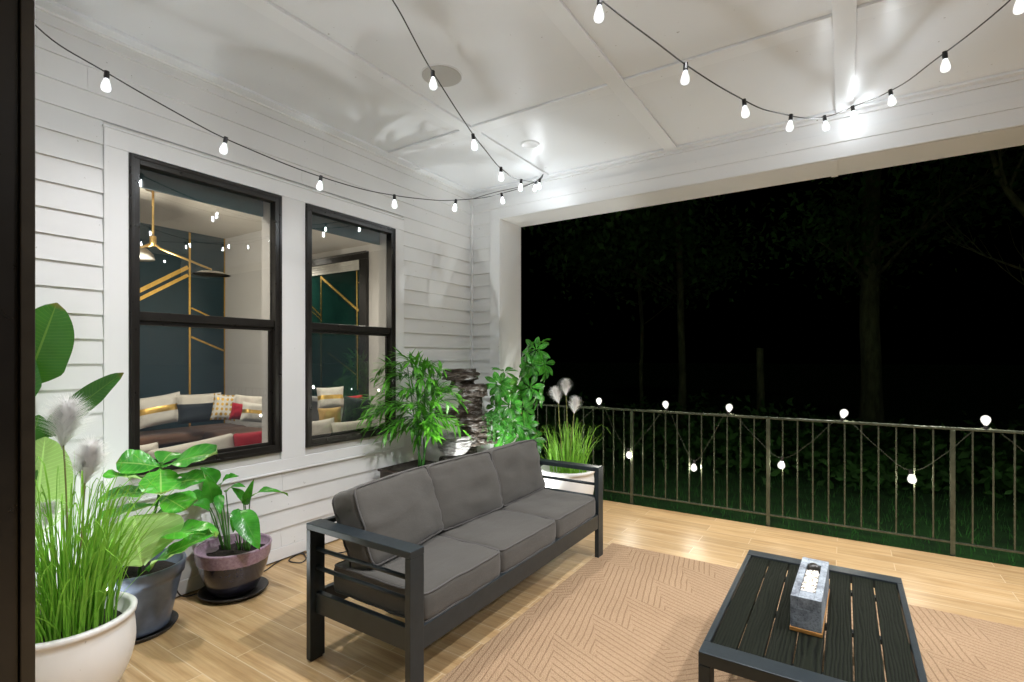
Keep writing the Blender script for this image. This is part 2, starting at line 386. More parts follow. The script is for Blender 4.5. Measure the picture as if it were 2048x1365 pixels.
# grass blades near the porch
mb = MB()
for _ in range(15000):
    y = YF + .15 + 8 * rnd() ** 1.5; x = uni(-2.5, 9); h = uni(.05, .11); a = uni(0, 6.28); b = V((x, y, -.602)); s_ = V((math.cos(a), math.sin(a), 0)) * uni(.003, .006); l_ = V((uni(-.04, .04), uni(-.04, .04), h))
    n = len(mb.v); mb.v += [b - s_, b + s_, b + l_]; mb.face((n, n + 1, n + 2))
solo('grass', mb, M['lawnblade'], kind='stuff', label='dark night lawn grass below the railing', cat='grass')

# ---- ceiling with battens
mb = MB(); mb.box((-.14, YB, ZC), (XR, YO, ZC + .12)); ceil = root('porch_ceiling', 'white panelled porch ceiling with flat batten grid', 'ceiling', (0, 0, ZC), kind='structure')
part('panel', mb, M['ceiling'], ceil)
mb = MB(); z0 = ZC - .018
ys = [.62, 1.86 - .0, 3.105, ]; 
mb.box((.004, YB, z0), (.100, YE - .004, ZC + .001))                        # along the house wall
for x0, x1 in ((.895, 1.0), (2.11, 2.215), (3.335, 3.44), (4.56, 4.665), (5.785, 5.89)): mb.box((x0, YB, z0 + .0005), (x1, YE - .0845, ZC + .001))
mb.box((.101, YE - .084, z0 + .0012), (XR, YE - .004, ZC + .001))
xs = [.101, .894, 1.001, 2.109, 2.216, 3.334, 3.441, 4.559, 4.666, 5.784]
for i in range(0, len(xs), 2):
    for y0, y1 in ((3.105, 3.22), (.55, .665)): mb.box((xs[i], y0, z0 + .0018), (xs[i + 1], y1, ZC + .001))
part('batten_grid', mb, M['batten'], ceil, bevel=.003)

# ---- house wall with siding and two windows
wall = root('house_wall', 'white lap sided house wall with two black framed windows', 'wall', (0, 0, 0))
YL0, YL1 = 1.126, 3.377; ZT0, ZT1 = .645, 2.705
W = [(1.24, 2.17), (2.362, 3.272)]; WZ0, WZ1 = .78, 2.60
mb = MB(); xa, xb = -.135, -.003
mb.box((xa, YB - .2, 0), (xb, W[0][0], ZC)); mb.box((xa, W[0][1], WZ0), (xb, W[1][0], WZ1)); mb.box((xa, W[1][1], 0), (xb, 5.1, ZC))
mb.box((xa, W[0][0], 0), (xb, W[1][1], WZ0)); mb.box((xa, W[0][0], WZ1), (xb, W[1][1], ZC))
part('wall_core', mb, M['roomwhite'], wall)
LAPS = [1.683 + .132 * k for k in range(-13, 12)]
def course(mb, z0, z1, t0, t1, axis):
    x_hi = .004 + .012 * (1 - (z1 - z0) / .134) if z1 - z0 < .133 else .004
    if axis == 1: mb.prism([(-.002, z0), (.017, z0), (x_hi, z1), (-.002, z1)], 1, t0, t1)
    else: mb.prism([(YE + .002, z0), (YE - .017, z0), (YE - x_hi, z1), (YE + .002, z1)], 0, t0, t1)
mb = MB()
for k, z in enumerate(LAPS):
    za, zb = max(z, .10), min(z + .134, ZC - .03)
    if zb - za < .01: continue
    spans = [(YB, YE - .032)] if (zb < ZT0 + .02 or za > ZT1 - .02) else [(YB, YL0), (YL1, YE - .032)]
    for a, b in spans:
        cuts = [a] + sorted(uni(a + .4, b - .4) for _ in range(1 if b - a > 2 else 0)) + [b]
        for c0, c1 in zip(cuts, cuts[1:]):
            if za < ZT0 < zb and c0 < YL1 and c1 > YL0 and a == YB and b > 4: course(mb, za, ZT0 + .004, c0, c1 - .0015, 1)
            elif za < ZT1 < zb and a == YB and b > 4: course(mb, ZT1 - .0, zb, c0, c1 - .0015, 1)
            else: course(mb, za, zb, c0, c1 - .0015, 1)
part('siding', mb, M['siding'], wall)
mb = MB()
mb.box((-.002, YB, .012), (.020, YE - .002, .098))                      # base board
mb.box((-.002, YL0, ZT0 + .078), (.022, W[0][0], ZT1 - .1)); mb.box((-.002, W[0][1], ZT0 + .078), (.022, W[1][0], ZT1 - .1)); mb.box((-.002, W[1][1], ZT0 + .078), (.022, YL1, ZT1 - .1))
mb.box((-.002, YL0, ZT1 - .0995), (.0225, YL1, ZT1)); mb.box((-.002, YL0, ZT0), (.0225, YL1, ZT0 + .0775))
mb.box((-.002, YL0, WZ0 - .056), (.0222, YL1, WZ0)) if False else None
mb.box((-.002, YL0 - .006, ZT1 + .0005), (.030, YL1 + .006, ZT1 + .012))
mb.box((-.002, YL0 - .006, ZT0 - .014), (.028, YL1 + .006, ZT0 - .0005))
part('window_trim', mb, M['trim'], wall, bevel=.002)
mb = MB(); mb.box((-.002, YE - .031, .0), (.031, YE + .0, ZC - .031)); part('corner_board', mb, M['trim'], wall, bevel=.002)
mb = MB(); mb.box((-.002, YB, ZC - .030), (.026, YE - .026, ZC - .0165)); mb.box((-.002, YB, ZC - .017), (.018, YE - .02, ZC - .0005)); part('crown_moulding', mb, M['trim'], wall, bevel=.002)
for (y0, y1), lab in zip(W, ('wide black sash window beside the left siding', 'black sash window beside the bamboo plant')):
    mb = MB(); fw = .052
    for a, b in (((-.034, y0, WZ0), (.030, y0 + fw, WZ1)), ((-.034, y1 - fw, WZ0), (.030, y1, WZ1)), ((-.034, y0 + fw, WZ1 - fw), (.0298, y1 - fw, WZ1)), ((-.034, y0 + fw, WZ0), (.0298, y1 - fw, WZ0 + .055))): mb.box(a, b)
    for a, b in (((.031, y0 + .006, WZ0 + .006), (.036, y0 + .022, WZ1 - .006)), ((.031, y1 - .022, WZ0 + .006), (.036, y1 - .006, WZ1 - .006)), ((.0308, y0 + .022, WZ1 - .022), (.0358, y1 - .022, WZ1 - .006)), ((.0308, y0 + .022, WZ0 + .006), (.0358, y1 - .022, WZ0 + .022))): mb.box(a, b)
    win = part('window', mb, M['black_frame'], wall, bevel=.003, label=lab)
    mb = MB(); mb.box((-.033, y0 + fw + .001, 1.664), (.016, y1 - fw - .001, 1.716)); mb.box((-.033, y0 + fw + .001, 1.640), (.0, y1 - fw - .001, 1.663))
    mb.box((-.033, y1 - fw - .020, WZ0 + .056), (-.012, y1 - fw - .0012, 1.639)); mb.box((-.033, y0 + fw + .0012, WZ0 + .056), (-.012, y0 + fw + .012, 1.639)); mb.box((-.033, y0 + fw + .0125, WZ0 + .0555), (-.0125, y1 - fw - .0205, WZ0 + .075))
    part('sash', mb, M['black_frame'], win, bevel=.002)
    mb = MB(); n = len(mb.v)
    for x, za, zb in ((-.008, 1.70, WZ1 - fw + .004), (-.024, WZ0 + .07, 1.655)):
        n = len(mb.v); mb.v += [V((x, y0 + fw - .004, za)), V((x, y1 - fw + .004, za)), V((x, y1 - fw + .004, zb)), V((x, y0 + fw - .004, zb))]; mb.face((n, n + 1, n + 2, n + 3))
    part('pane', mb, M['glass'], win)
    mb = MB(); mb.v += [V((-.031, y0 + fw, WZ0 + .06)), V((-.031, y1 - fw, WZ0 + .06)), V((-.031, y1 - fw, 1.65)), V((-.031, y0 + fw, 1.65))]; mb.face((0, 1, 2, 3)); part('insect_screen', mb, M['screen'], win)
    mb = MB(); mb.box((-.134, y0 + .0545, 2.464), (-.114, y1 - .0555, 2.599)); part('blind', mb, M['valance'], win)
    mb = MB()                                                              # white jamb lining
    mb.box((-.1345, y0 + .001, WZ0 + .001), (-.035, y0 + .053, WZ1 - .001)); mb.box((-.1345, y1 - .0535, WZ0 + .001), (-.035, y1 - .001, WZ1 - .001)); mb.box((-.1345, y0 + .0535, WZ0 + .001), (-.035, y1 - .054, WZ0 + .057))
    part('jamb', mb, M['roomwhite'], win)

# ---- end wall: siding strip, opening trim and jamb column, beam
endw = root('porch_column', 'white sided corner column beside the dark opening', 'column', (0, YE, 0))
mb = MB(); mb.box((0, YE + .003, 0), (.383, YO, ZC)); part('column_core', mb, M['trim'], endw)
mb = MB()
for z in LAPS:
    za, zb = max(z, .10), min(z + .134, ZC - .045)
    if zb - za > .01: course(mb, za, zb, .032, .259, 0)
part('siding', mb, M['siding'], endw)
mb = MB(); mb.box((.2595, YE - .024, 0), (.386, YE + .002, 2.899)); mb.box((.3835, YE + .0025, 0), (.387, YO - .003, 2.899)); mb.box((.03, YE - .02, .012), (.259, YE + .002, .098)); mb.box((.372, YE - .03, 0), (.3875, YE - .0245, 2.899))
part('opening_trim', mb, M['trim'], endw, bevel=.002)
beam = root('porch_beam', 'long white header beam above the dark opening', 'beam', (.386, YE, 2.9))
mb = MB(); mb.box((.386, YE + .003, 2.901), (XR, YO, ZC)); part('beam_core', mb, M['trim'], beam)
mb = MB(); mb.box((.2595, YE - .024, 2.9), (XR, YE + .002, 3.004)); mb.box((.2595, YE - .030, 3.0045), (XR, YE + .002, 3.085)); mb.box((.032, YE - .018, 3.0855), (XR, YE + .002, 3.178)); mb.box((.026, YE - .034, 3.1785), (XR, YE + .002, ZC - .0165))
mb.box((.3875, YE - .031, 2.892), (XR, YE - .0245, 2.906))
part('fascia_board', mb, M['trim'], beam, bevel=.0025)
mb = MB(); mb.box((.388, YE + .004, 2.895), (3.30, YO + .002, 2.9005)); mb.box((3.30, YE + .004, 2.888), (3.345, YO + .004, 2.9004)); mb.box((3.345, YE + .004, 2.895), (XR, YO + .002, 2.9005)); part('soffit', mb, M['trim'], beam)
# back wall of the porch and the dark door jamb beside the camera
bw = root('back_house_wall', 'white house wall framing the doorway beside the dark door jamb', 'wall', (1, YB, 0))
mb = MB(); mb.box((-.14, YB - .2, 0), (1.88, YB - .035, ZC)); mb.box((1.88, YB - .2, 2.62), (XR, YB - .035, ZC + .1)); mb.box((5.6, YB - .2, 0), (XR, YB - .035, 2.62)); part('wall_board', mb, M['siding'], bw)
dj = root('door_frame', 'dark bronze door jamb edge filling the left border', 'door frame', (1.95, YB, 0))
mb = MB(); mb.box((1.882, .3255, 0), (2.0, .349, 2.6)); part('jamb', mb, M['bronze'], dj, bevel=.002)
mb = MB(); mb.box((1.882, .12, 0), (1.994, .325, 2.6)); part('stile', mb, M['black_frame'], dj, bevel=.002)

# ---- ceiling speaker and downlight
c = V((1.265, 2.46, ZC))
sp = root('ceiling_speaker', 'round flush grey speaker grille in the porch ceiling', 'speaker', c)
part('grille', MB().lathe([(.0, -.006), (.118, -.006), (.122, -.004), (.122, 0.001)], c, 48), M['grille'], sp, smooth=False)
part('rim', MB().lathe([(.123, -.002), (.130, -.005), (.133, -.002), (.133, 0.001), (.123, .001)], c, 48), M['batten'], sp)
c = V((1.2, 3.645, ZC))
dl = root('ceiling_downlight', 'small round recessed downlight, unlit, in the ceiling', 'downlight', c)
part('trim_ring', MB().lathe([(.055, -.002), (.060, -.009), (.078, -.006), (.08, 0.001), (.055, .001)], c, 40), M['batten'], dl, smooth=True)
part('lens', MB().lathe([(.0, .0005), (.054, -.001), (.054, .0)], c, 32), M['downlight'], dl)

# ================================================================== STRING LIGHTS
prof = [(.0085, 0), (.0105, -.006), (.0135, -.016), (.0185, -.032), (.0212, -.045), (.0205, -.055), (.015, -.064), (.005, -.068)]
def bulb_mesh(pr, k, fz0, fz1, fr, m1, m2):
    mb = MB().lathe(pr, k=k); nf = len(mb.f); mb.tube([(0, 0, fz0), (0, 0, (fz0 + fz1) / 2), (0, 0, fz1)], [fr * .7, fr, fr * .8], 5)
    me = mb.mesh('bulb', smooth=True); me.materials.append(m1); me.materials.append(m2)
    for p in me.polygons:
        if p.index >= nf: p.material_index = 1
    return me
BULB = bulb_mesh(prof, 12, -.014, -.056, .0072, M['bulb'], M['filament'])
SOCK = MB().lathe([(.004, .034), (.011, .032), (.012, .004), (.010, -.004)], k=10).mesh('socket', smooth=False); SOCK.materials.append(M['socket'])
RB = bulb_mesh([(.010, 0), (.016, -.010), (.026, -.026), (.030, -.043), (.026, -.060), (.014, -.071), (.004, -.074)], 14, -.02, -.058, .009, M['railbulb'], M['railfilament'])
def smooth_path(P, k=8):
    out = []
    for i in range(len(P) - 1):
        a, b, c_, d = P[max(i - 1, 0)], P[i], P[i + 1], P[min(i + 2, len(P) - 1)]
        for q in range(k):
            t = q / k; out.append(.5 * ((2 * b) + (c_ - a) * t + (2 * a - 5 * b + 4 * c_ - d) * t * t + (3 * b - a - 3 * c_ + d) * t ** 3))
    out.append(P[-1]); return out
def string_light(label, pts, flags, bulb=BULB, scale=.98, cord='cordblack', cr=.0032, extra=None, tilt=.16, flip=()):
    r = root('string_light', label, 'string light', pts[0], group='strings of lit bulbs')
    path = smooth_path(pts, 8)
    path = [p + V((noise.noise(p * 3) * .004, noise.noise(p * 3 + V((5, 0, 0))) * .004, noise.noise(p * 4) * .006)) for p in path]
    mb = MB(); mb.tube(path, cr, 6)
    if extra: mb.tube(smooth_path(extra, 4), cr * .8, 5)
    part('cord', mb, M[cord], r)
    for i, (p, f) in enumerate(zip(pts, flags)):
        if not f: continue
        rot = (uni(-tilt, tilt), uni(-tilt, tilt), uni(0, 6)) if f != 2 else (math.pi + uni(-.3, .3), uni(-.3, .3), 0)
        s_ = bpy.data.objects.new('socket', SOCK); COL.objects.link(s_); s_.parent = r; s_.location = p - pts[0] - (V((0, 0, .024)) if f != 2 else V((0, 0, -.012))); s_.rotation_euler = rot; s_.scale = (scale,) * 3
        b_ = bpy.data.objects.new('bulb', bulb); COL.objects.link(b_); b_.parent = s_; b_.location = (0, 0, 0)
    return r
E1 = V((1.0, 4.22, 3.185)); H2 = V((3.43, 4.21, 3.185)); N1 = V((2.05, .6, 3.19)); N0 = V((.34, .55, 3.15)); N2 = V((4.9, .6, 3.19))
A_ = [between(u, v, N0, E1) for u, v in ((74, 55), (213, 146), (450, 277), (641, 354), (789, 392), (911, 401), (1004, 388), (1071, 364))]
string_light('string of lit bulbs swagged along the siding above the two windows', [N0 + V((0, 0, .05))] + A_ + [E1], [0, 0, 1, 1, 1, 1, 1, 1, 1, 0], extra=[E1, V((.5, 4.37, 3.17)), V((.06, 4.37, 3.13)), V((.045, 4.36, 2.2))] if False else None)
B_ = [between(u, v, N1, E1) for u, v in ((785, 0), (866, 145), (947, 271), (1002, 337), (1042, 361), (1079, 360))]
mid = [N1.lerp(B_[0], t) - V((0, 0, .10 * math.sin(t * 3.14))) for t in (0, .35, .7)]
string_light('string of lit bulbs passing under the round ceiling speaker', mid + B_ + [E1], [0, 1, 1, 0, 1, 1, 1, 1, 1, 0])
C_ = [between(u, v, N1, H2) for u, v in ((1199, -2), (1371, 130), (1489, 202), (1581, 232), (1650, 234), (1706, 214))]
D_ = [between(u, v, N2, H2) for u, v in ((1782, 182), (1890, 107), (2040, -18))]
midc = [N1.lerp(C_[0], t) - V((0, 0, .06 * math.sin(t * 3.14))) for t in (0, .5)]
midd = [D_[-1].lerp(N2, t) - V((0, 0, .05 * math.sin(t * 3.14))) for t in (.4, 1)]
string_light('string of lit bulbs dipping to the beam at the upper right', midc + C_ + D_ + midd, [0, 1, 1, 1, 1, 1, 1, 1, 1, 1, 1, 1, 0])
K2 = V((5.9, 4.25, 3.19)); far = [N2.lerp(K2, t) - V((0, 0, .7 * 4 * t * (1 - t) * .5)) for t in (0, .15, .3, .45, .6, .75, .9, 1)]  # extra string added out of view for its light
string_light('added string of lit bulbs out of view on the right', far, [0, 1, 1, 1, 1, 1, 1, 0])

# ================================================================== RAILING
YR = 4.93
rl = root('porch_railing', 'thin bronze metal railing of square balusters along the porch edge', 'railing', (2.5, YR, 0))
part('top_rail', MB().box((.39, YR - .014, .920), (6.3, YR + .014, .940)), M['iron'], rl, bevel=.003)
part('bottom_rail', MB().box((.39, YR - .010, .084), (6.3, YR + .010, .100)), M['iron'], rl, bevel=.003)
pxs = [.42, 1.613, 2.834, 4.055, 5.276]
for x in pxs: part('post', MB().box((x - .015, YR - .015, -.22), (x + .015, YR + .015, .919)), M['iron'], rl, bevel=.002)
for a in pxs:
    for i in range(1, 11):
        x = a + .111 * i
        if x < 6.2: part('baluster', MB().box((x - .0056, YR - .0056, .1005), (x + .0056, YR + .0056, .9195)), M['iron'], rl, bevel=.0015)
top = [(1.264, .94), (1.954, .94), (2.514, .94), (3.374, .94), (4.237, .94)]; low = [(1.586, .545), (2.218, .495), (2.941, .60), (3.809, .595)]
P = [V((.9, YR - .03, .60))]; F_ = [0]
for i, (x, z) in enumerate(top):
    P.append(V((x, YR - .004, .952))); F_.append(2)
    q = low[i] if i < 4 else (4.75, .55)
    A, B = P[-1], V((q[0], YR - .03, q[1])); P.append(A.lerp(B, .5) + V((0, 0, -.012))); F_.append(0); P.append(B); F_.append(1)
    if i < 4:
        Bn = V((top[i + 1][0], YR - .02, .945)); P.append(B.lerp(Bn, .5) + V((0, 0, -.014))); F_.append(0)
r = string_light('string of lit globe bulbs zigzagging along the railing', P, F_, RB, 1.0, 'cordgreen', .0014)

# ================================================================== SOFA
X0, X1, Y0, Y1 = 1.23, 1.91, 1.52, 3.50; ZA = .66
sofa = root('outdoor_sofa', 'three seat outdoor sofa with charcoal metal frame and grey cushions', 'sofa', ((X0 + X1) / 2, (Y0 + Y1) / 2, 0))
lw = .075; tk = .045; lx = .030
for y in (Y0, Y1 - .082):
    for x in (X0, X1 - lx): part('leg', MB().box((x, y, .008), (x + lx, y + .082, ZA - .0305)), M['charcoal'], sofa, bevel=.002)
    part('armrest', MB().box((X0 - .001, y - .001, ZA - .03), (X1 + .001, y + .083, ZA)), M['charcoal'], sofa, bevel=.003)
    mb = MB()
    for z in (.53, .44) : mb.tube([(X0 + lx, y + .041, z), (X1 - lx, y + .041, z)], .0105, 10)
    part('side_bar', mb, M['charcoal'], sofa, smooth=True)
    for x in (X0, X1 - lx):
        mb = MB(); mb.box((x + .003, y + .01, 0), (x + lx - .003, y + .07, .0078)); part('foot', mb, M['socket'], sofa)
mb = MB(); mb.box((X1 - .033, Y0 + .0825, .225), (X1 - .003, Y1 - .0825, .325)); mb.box((X0 + .003, Y0 + .0825, .225), (X0 + .033, Y1 - .0825, .325))
for y in (Y0 + .030, Y1 - .060): mb.box((X0 + lx + .0005, y, .2255), (X1 - lx - .0005, y + .030, .3245))
for i in range(9): y = Y0 + .15 + i * .21; mb.box((X0 + .0335, y, .29), (X1 - .0335, y + .04, .312))
part('seat_rail', mb, M['charcoal'], sofa, bevel=.003)
mb = MB(); mb.box((X0 + .002, Y0 + .0835, ZA - .029), (X0 + .028, Y1 - .0835, ZA - .004)); 
for i in range(5): y = Y0 + .3 + i * .34; mb.box((X0 + .010, y, .3255), (X0 + .030, y + .025, ZA - .0295))
part('back_rail', mb, M['charcoal'], sofa, bevel=.003)

def axis_pts(a, r, n):
    e = [-a, -a + r * .18, -a + r * .5, -a + r]; mid_ = [(-a + r) + (2 * a - 2 * r) * i / n for i in range(1, n)]
    return e + mid_ + [-x for x in e[::-1]]
def pad(mb, T, w, d, t, r=.03, bul=.25, n=12, seed=0, wr=.006, sag=0):
    a = V((w / 2, d / 2, t / 2)); xs_, ys_, zs_ = axis_pts(a.x, r, n), axis_pts(a.y, r, n), axis_pts(a.z, min(r, a.z * .6), 3)
    key = {}
    def put(x, y, z):
        k = (round(x, 5), round(y, 5), round(z, 5))
        if k in key: return key[k]
        rz = min(r, a.z * .95)
        q = V((max(-a.x + r, min(a.x - r, x)), max(-a.y + r, min(a.y - r, y)), max(-a.z + rz, min(a.z - rz, z))))
        dlt = V((x, y, z)) - q
        if dlt.length > 1e-9: q = q + V((dlt.x / r, dlt.y / r, dlt.z / rz)).normalized() * r if True else q
        fx, fy = x / a.x, y / a.y
        puff = (1 - fx ** 4) * (1 - fy ** 4)
        q.z *= 1 + bul * puff
        q.x *= 1 + .020 * (1 - fy * fy) * abs(fx); q.y *= 1 + .020 * (1 - fx * fx) * abs(fy)
        s_ = V((seed * 3.7, seed * 1.3, 0))
        edge = 1 - .6 * puff
        q.z += wr * .55 * noise.noise(V((fx * 14, fy * 4, z * 5)) + s_) * max(0, abs(fy) - .25) + wr * .5 * noise.noise(V((fx * 4, fy * 13, z * 5)) + s_) * max(0, abs(fx) - .3)
        q.z += (noise.noise(V((fx * 2.2, fy * 2.2, z * 4)) + s_) * wr * 1.6 + noise.noise(V((fx * 7, fy * 3, z * 6)) + s_) * wr * edge) 
        q.x += noise.noise(V((fy * 3, z * 9, 1)) + s_) * wr * .8; q.y += noise.noise(V((fx * 3, z * 9, 7)) + s_) * wr * .8
        q.z -= sag * puff
        mb.v.append(T @ q); key[k] = len(mb.v) - 1; return key[k]
    def grid(A, B, f):
        for i in range(len(A) - 1):
            for j in range(len(B) - 1):
                idx = [put(*f(A[i], B[j])), put(*f(A[i+1], B[j])), put(*f(A[i+1], B[j+1])), put(*f(A[i], B[j+1]))]
                if len(set(idx)) == 4: mb.face(idx)
    grid(xs_, ys_, lambda p, q: (p, q, a.z)); grid(ys_, xs_, lambda p, q: (q, p, -a.z))
    grid(xs_, zs_[::1], lambda p, q: (p, -a.y, q)); grid(zs_, xs_, lambda p, q: (q, a.y, p))
    grid(ys_, zs_, lambda p, q: (a.x, p, q)); grid(zs_, ys_, lambda p, q: (-a.x, q, p))
    return mb
def piping(T, w, d, t, r, bul, seed=0, wr=.006, levels=(1, -1), pr_=.005):
    mb = MB()
    for lv in levels:
        path = []
        hx, hy = w / 2 - r * .22, d / 2 - r * .22; z = lv * (t / 2 - r * .24)
        k = 14; c_ = r * .9
        loop = []
        for sx, sy, st in ((1, 1, 0), (-1, 1, 90), (-1, -1, 180), (1, -1, 270)):
            for q in range(5):
                an = math.radians(st + q * 22.5); loop.append((sx * (hx - c_) + c_ * math.cos(an), sy * (hy - c_) + c_ * math.sin(an)))
        full = []
        for i in range(len(loop)):
            p, q = loop[i], loop[(i + 1) % len(loop)]; L_ = math.hypot(p[0] - q[0], p[1] - q[1]); m = max(1, int(L_ / .05))
            for s_ in range(m): full.append((p[0] + (q[0] - p[0]) * s_ / m, p[1] + (q[1] - p[1]) * s_ / m))
        for x, y in full:
            fx, fy = x / (w / 2), y / (d / 2); puff = max(0, (1 - fx ** 4)) * max(0, (1 - fy ** 4))
            zz = z * (1 + bul * puff); xx = x * (1 + .020 * (1 - fy * fy) * abs(fx)); yy = y * (1 + .020 * (1 - fx * fx) * abs(fy))
            so = V((seed * 3.7, seed * 1.3, 0))
            zz += noise.noise(V((fx * 2.2, fy * 2.2, z * 4)) + so) * wr * 1.6 + noise.noise(V((fx * 7, fy * 3, z * 6)) + so) * wr
            path.append(T @ V((xx, yy, zz)))
        mb.tube(path, pr_, 6, closed=True)
    return mb
cw = (Y1 - Y0 - .172) / 3; yc0 = Y0 + .085
for i in range(3):
    yc = yc0 + cw * (i + .5); T = Matrix.Translation((1.600, yc, .385)) @ Matrix.Rotation(uni(-.008, .008), 4, 'Z')
    o = part('seat_cushion', pad(MB(), T, .60, cw - .006, .135, .030, .13, 12, i + 1, .004), M['cushion'], sofa, smooth=True)
    part('piping', piping(T, .60, cw - .006, .135, .030, .13, i + 1, .004), M['piping'], o, smooth=True)
for i, (tilt_, yaw, dy, dx) in enumerate(((.36, .13, .015, .02), (.30, -.04, .0, .0), (.24, .03, -.01, .0))):
    yc = yc0 + cw * (i + .5) + dy
    # local x -> height, local y -> width (world y), local z -> thickness facing +x
    R_ = Matrix(((0, 0, 1, 0), (0, 1, 0, 0), (1, 0, 0, 0), (0, 0, 0, 1)))
    hh = .385
    T = Matrix.Translation((1.375 + dx, yc, .628)) @ Matrix.Rotation(yaw, 4, 'Z') @ Matrix.Rotation(-tilt_, 4, 'Y') @ Matrix(((0, 0, 1, 0), (0, 1, 0, 0), (-1, 0, 0, 0), (0, 0, 0, 1)))
    o = part('back_cushion', pad(MB(), T, hh, cw + .005, .15, .035, .30, 12, 11 + i * 3, .009), M['cushion'], sofa, smooth=True)
    part('piping', piping(T, hh, cw + .005, .15, .035, .30, 11 + i * 3, .009), M['piping'], o, smooth=True)

# ================================================================== RUG, TABLE, FIRE BOWL
mb = MB(); nx, ny = 60, 50
mb.box((1.875, 1.32, .0045), (4.925, 3.762, .0155)); solo('rug', mb, M['rug'], 'tan woven rug with striped geometric blocks under the coffee table', 'rug', bevel=.004)
tx0, tx1, ty0, ty1, tz = 2.958, 3.612, 1.865, 3.005, .42; rz = .016
tb = root('coffee_table', 'low black slatted outdoor coffee table on the rug', 'table', ((tx0 + tx1) / 2, (ty0 + ty1) / 2, rz))
mb = MB(); mb.box((tx0, ty0, tz - .045), (tx1, ty0 + .085, tz)); mb.box((tx0, ty1 - .078, tz - .045), (tx1, ty1, tz)); mb.box((tx0, ty0 + .0855, tz - .045), (tx0 + .022, ty1 - .0785, tz)); mb.box((tx1 - .022, ty0 + .0855, tz - .045), (tx1, ty1 - .0785, tz))
for y in (1.99, 2.37, 2.77): mb.box((tx0 + .0225, y - .018, tz - .04), (tx1 - .0225, y + .018, tz - .022))
part('frame', mb, M['charcoal'], tb, bevel=.003)
mb = MB(); pw = (tx1 - tx0 - .048) / 7
for i in range(7): a = tx0 + .024 + pw * i; mb.box((a + .0025, ty0 + .088, tz - .0215), (a + pw - .0025, ty1 - .081, tz - .006))
part('tabletop', mb, M['slat'], tb, bevel=.002)
for x in (tx0 + .0, tx1 - .04):
    for y in (ty0, ty1 - .07): part('leg', MB().box((x, y, rz), (x + .04, y + .07, tz - .0455)), M['charcoal'], tb, bevel=.003)
tv = Matrix.Translation((3.274, 2.44, 0)) @ Matrix.Rotation(-.03, 4, 'Z')
mb = MB(); mb.box((-.0535, -.230, tz - .0055), (.0535, .229, tz + .009), tv); solo('trivet', mb, M['trivet'], 'thin orange wooden board under the concrete fire bowl', 'trivet', bevel=.002)
zb = tz + .0095; zt = zb + .118
fb = root('tabletop_fire_bowl', 'rectangular grey concrete fire bowl with white pebbles on coffee table', 'fire bowl', (3.274, 2.44, zb))
mb = MB(); hx, hy, ix, iy = .051, .227, .026, .155
mb.box((-hx, -hy, zb), (hx, hy, zt - .045), tv); mb.box((-hx, -hy, zt - .0449), (-ix, hy, zt), tv); mb.box((ix, -hy, zt - .0449), (hx, hy, zt), tv); mb.box((-ix + .0002, -hy, zt - .0448), (ix - .0002, -iy, zt - .0002), tv); mb.box((-ix + .0002, iy, zt - .0448), (ix - .0002, hy, zt - .0002), tv)
part('body', mb, M['concrete'], fb, bevel=.0015)
mb = MB()
def pebble(mb, c, r, M_=None, k=6):
    s_ = uni(0, 99); R_ = Matrix.Rotation(uni(0, 6), 3, 'Z')
    n = len(mb.v); rows = 5
    for i in range(rows):
        p = math.pi * (i + .02) / (rows - 1 + .04)
        for q in range(k):
            t = 2 * math.pi * q / k; d = V((math.sin(p) * math.cos(t), math.sin(p) * math.sin(t) * .75, math.cos(p) * .6)); d = R_ @ d; mb.v.append(c + d * r * (1 + .25 * noise.noise(d * 1.5 + V((s_, 0, 0)))))
    for i in range(rows - 1):
        for q in range(k): mb.face((n + i*k + q, n + (i+1)*k + q, n + (i+1)*k + (q+1) % k, n + i*k + (q+1) % k))
for _ in range(420): pebble(mb, tv @ V((uni(-ix + .004, ix - .004), uni(-iy + .004, iy - .062), zt - .012 + uni(-.006, .007))), uni(.0055, .009))
o = part('pebbles', mb, M['pebble'], fb, smooth=True); o['kind'] = 'stuff'
mb = MB(); mb.lathe([(.0, 0), (.025, 0), (.027, .008), (.023, .028), (.012, .037), (0, .039)], tv @ V((0, iy - .034, zt - .022)), 14, wob=lambda t, i: 1 + .12 * math.sin(3 * t + i)); part('burner_cap', mb, M['slate'], fb, smooth=True)

# ================================================================== PLANTS
def curve_leaf(mb, base, tip, width, prof, up=None, droop=.15, fold=.18, n=12, m=3, wave=0.0, twist=0, split=False):
    base, tip = V(base), V(tip); d = tip - base; L = d.length; dn = d.normalized()
    if up is None: up = V((0, 0, 1))
    side = dn.cross(up); side = side.normalized() if side.length > 1e-3 else dn.orthogonal().normalized()
    nr = side.cross(dn).normalized()
    rows = []; uvs = []; sd = uni(0, 50)
    for i in range(n + 1):
        t = i / n; c_ = base + d * t + nr * (droop * L * 4 * t * (1 - t)); w = width * .5 * prof(t); an = twist * (t - .5)
        s_ = side * math.cos(an) + nr * math.sin(an); n_ = nr * math.cos(an) - side * math.sin(an)
        row = []; uv = []
        for j in range(-m, m + 1):
            q = j / m; wv = wave * L * noise.noise(V((q * 1.3, t * 5, sd))) * abs(q)
            row.append(c_ + s_ * (w * q) + n_ * (fold * w * abs(q) + wv)); uv.append((.5 + .5 * q, t))
        rows.append(row); uvs.append(uv)
    mb.strip(rows, uvs)
def p_lance(t): return max(.015, math.sin(math.pi * min(1, t ** .75)) ** .9)
def p_ovate(t): return max(.02, (math.sin(math.pi * t ** .62)) ** .85)
def p_fiddle(t): return max(.03, (.55 + .45 * math.sin(t * math.pi * 1.15 - .9)) * (1 - max(0, (t - .80) / .20) ** 2.2) ** .5 * min(1, .28 + t * 4) if t < 1 else .03)
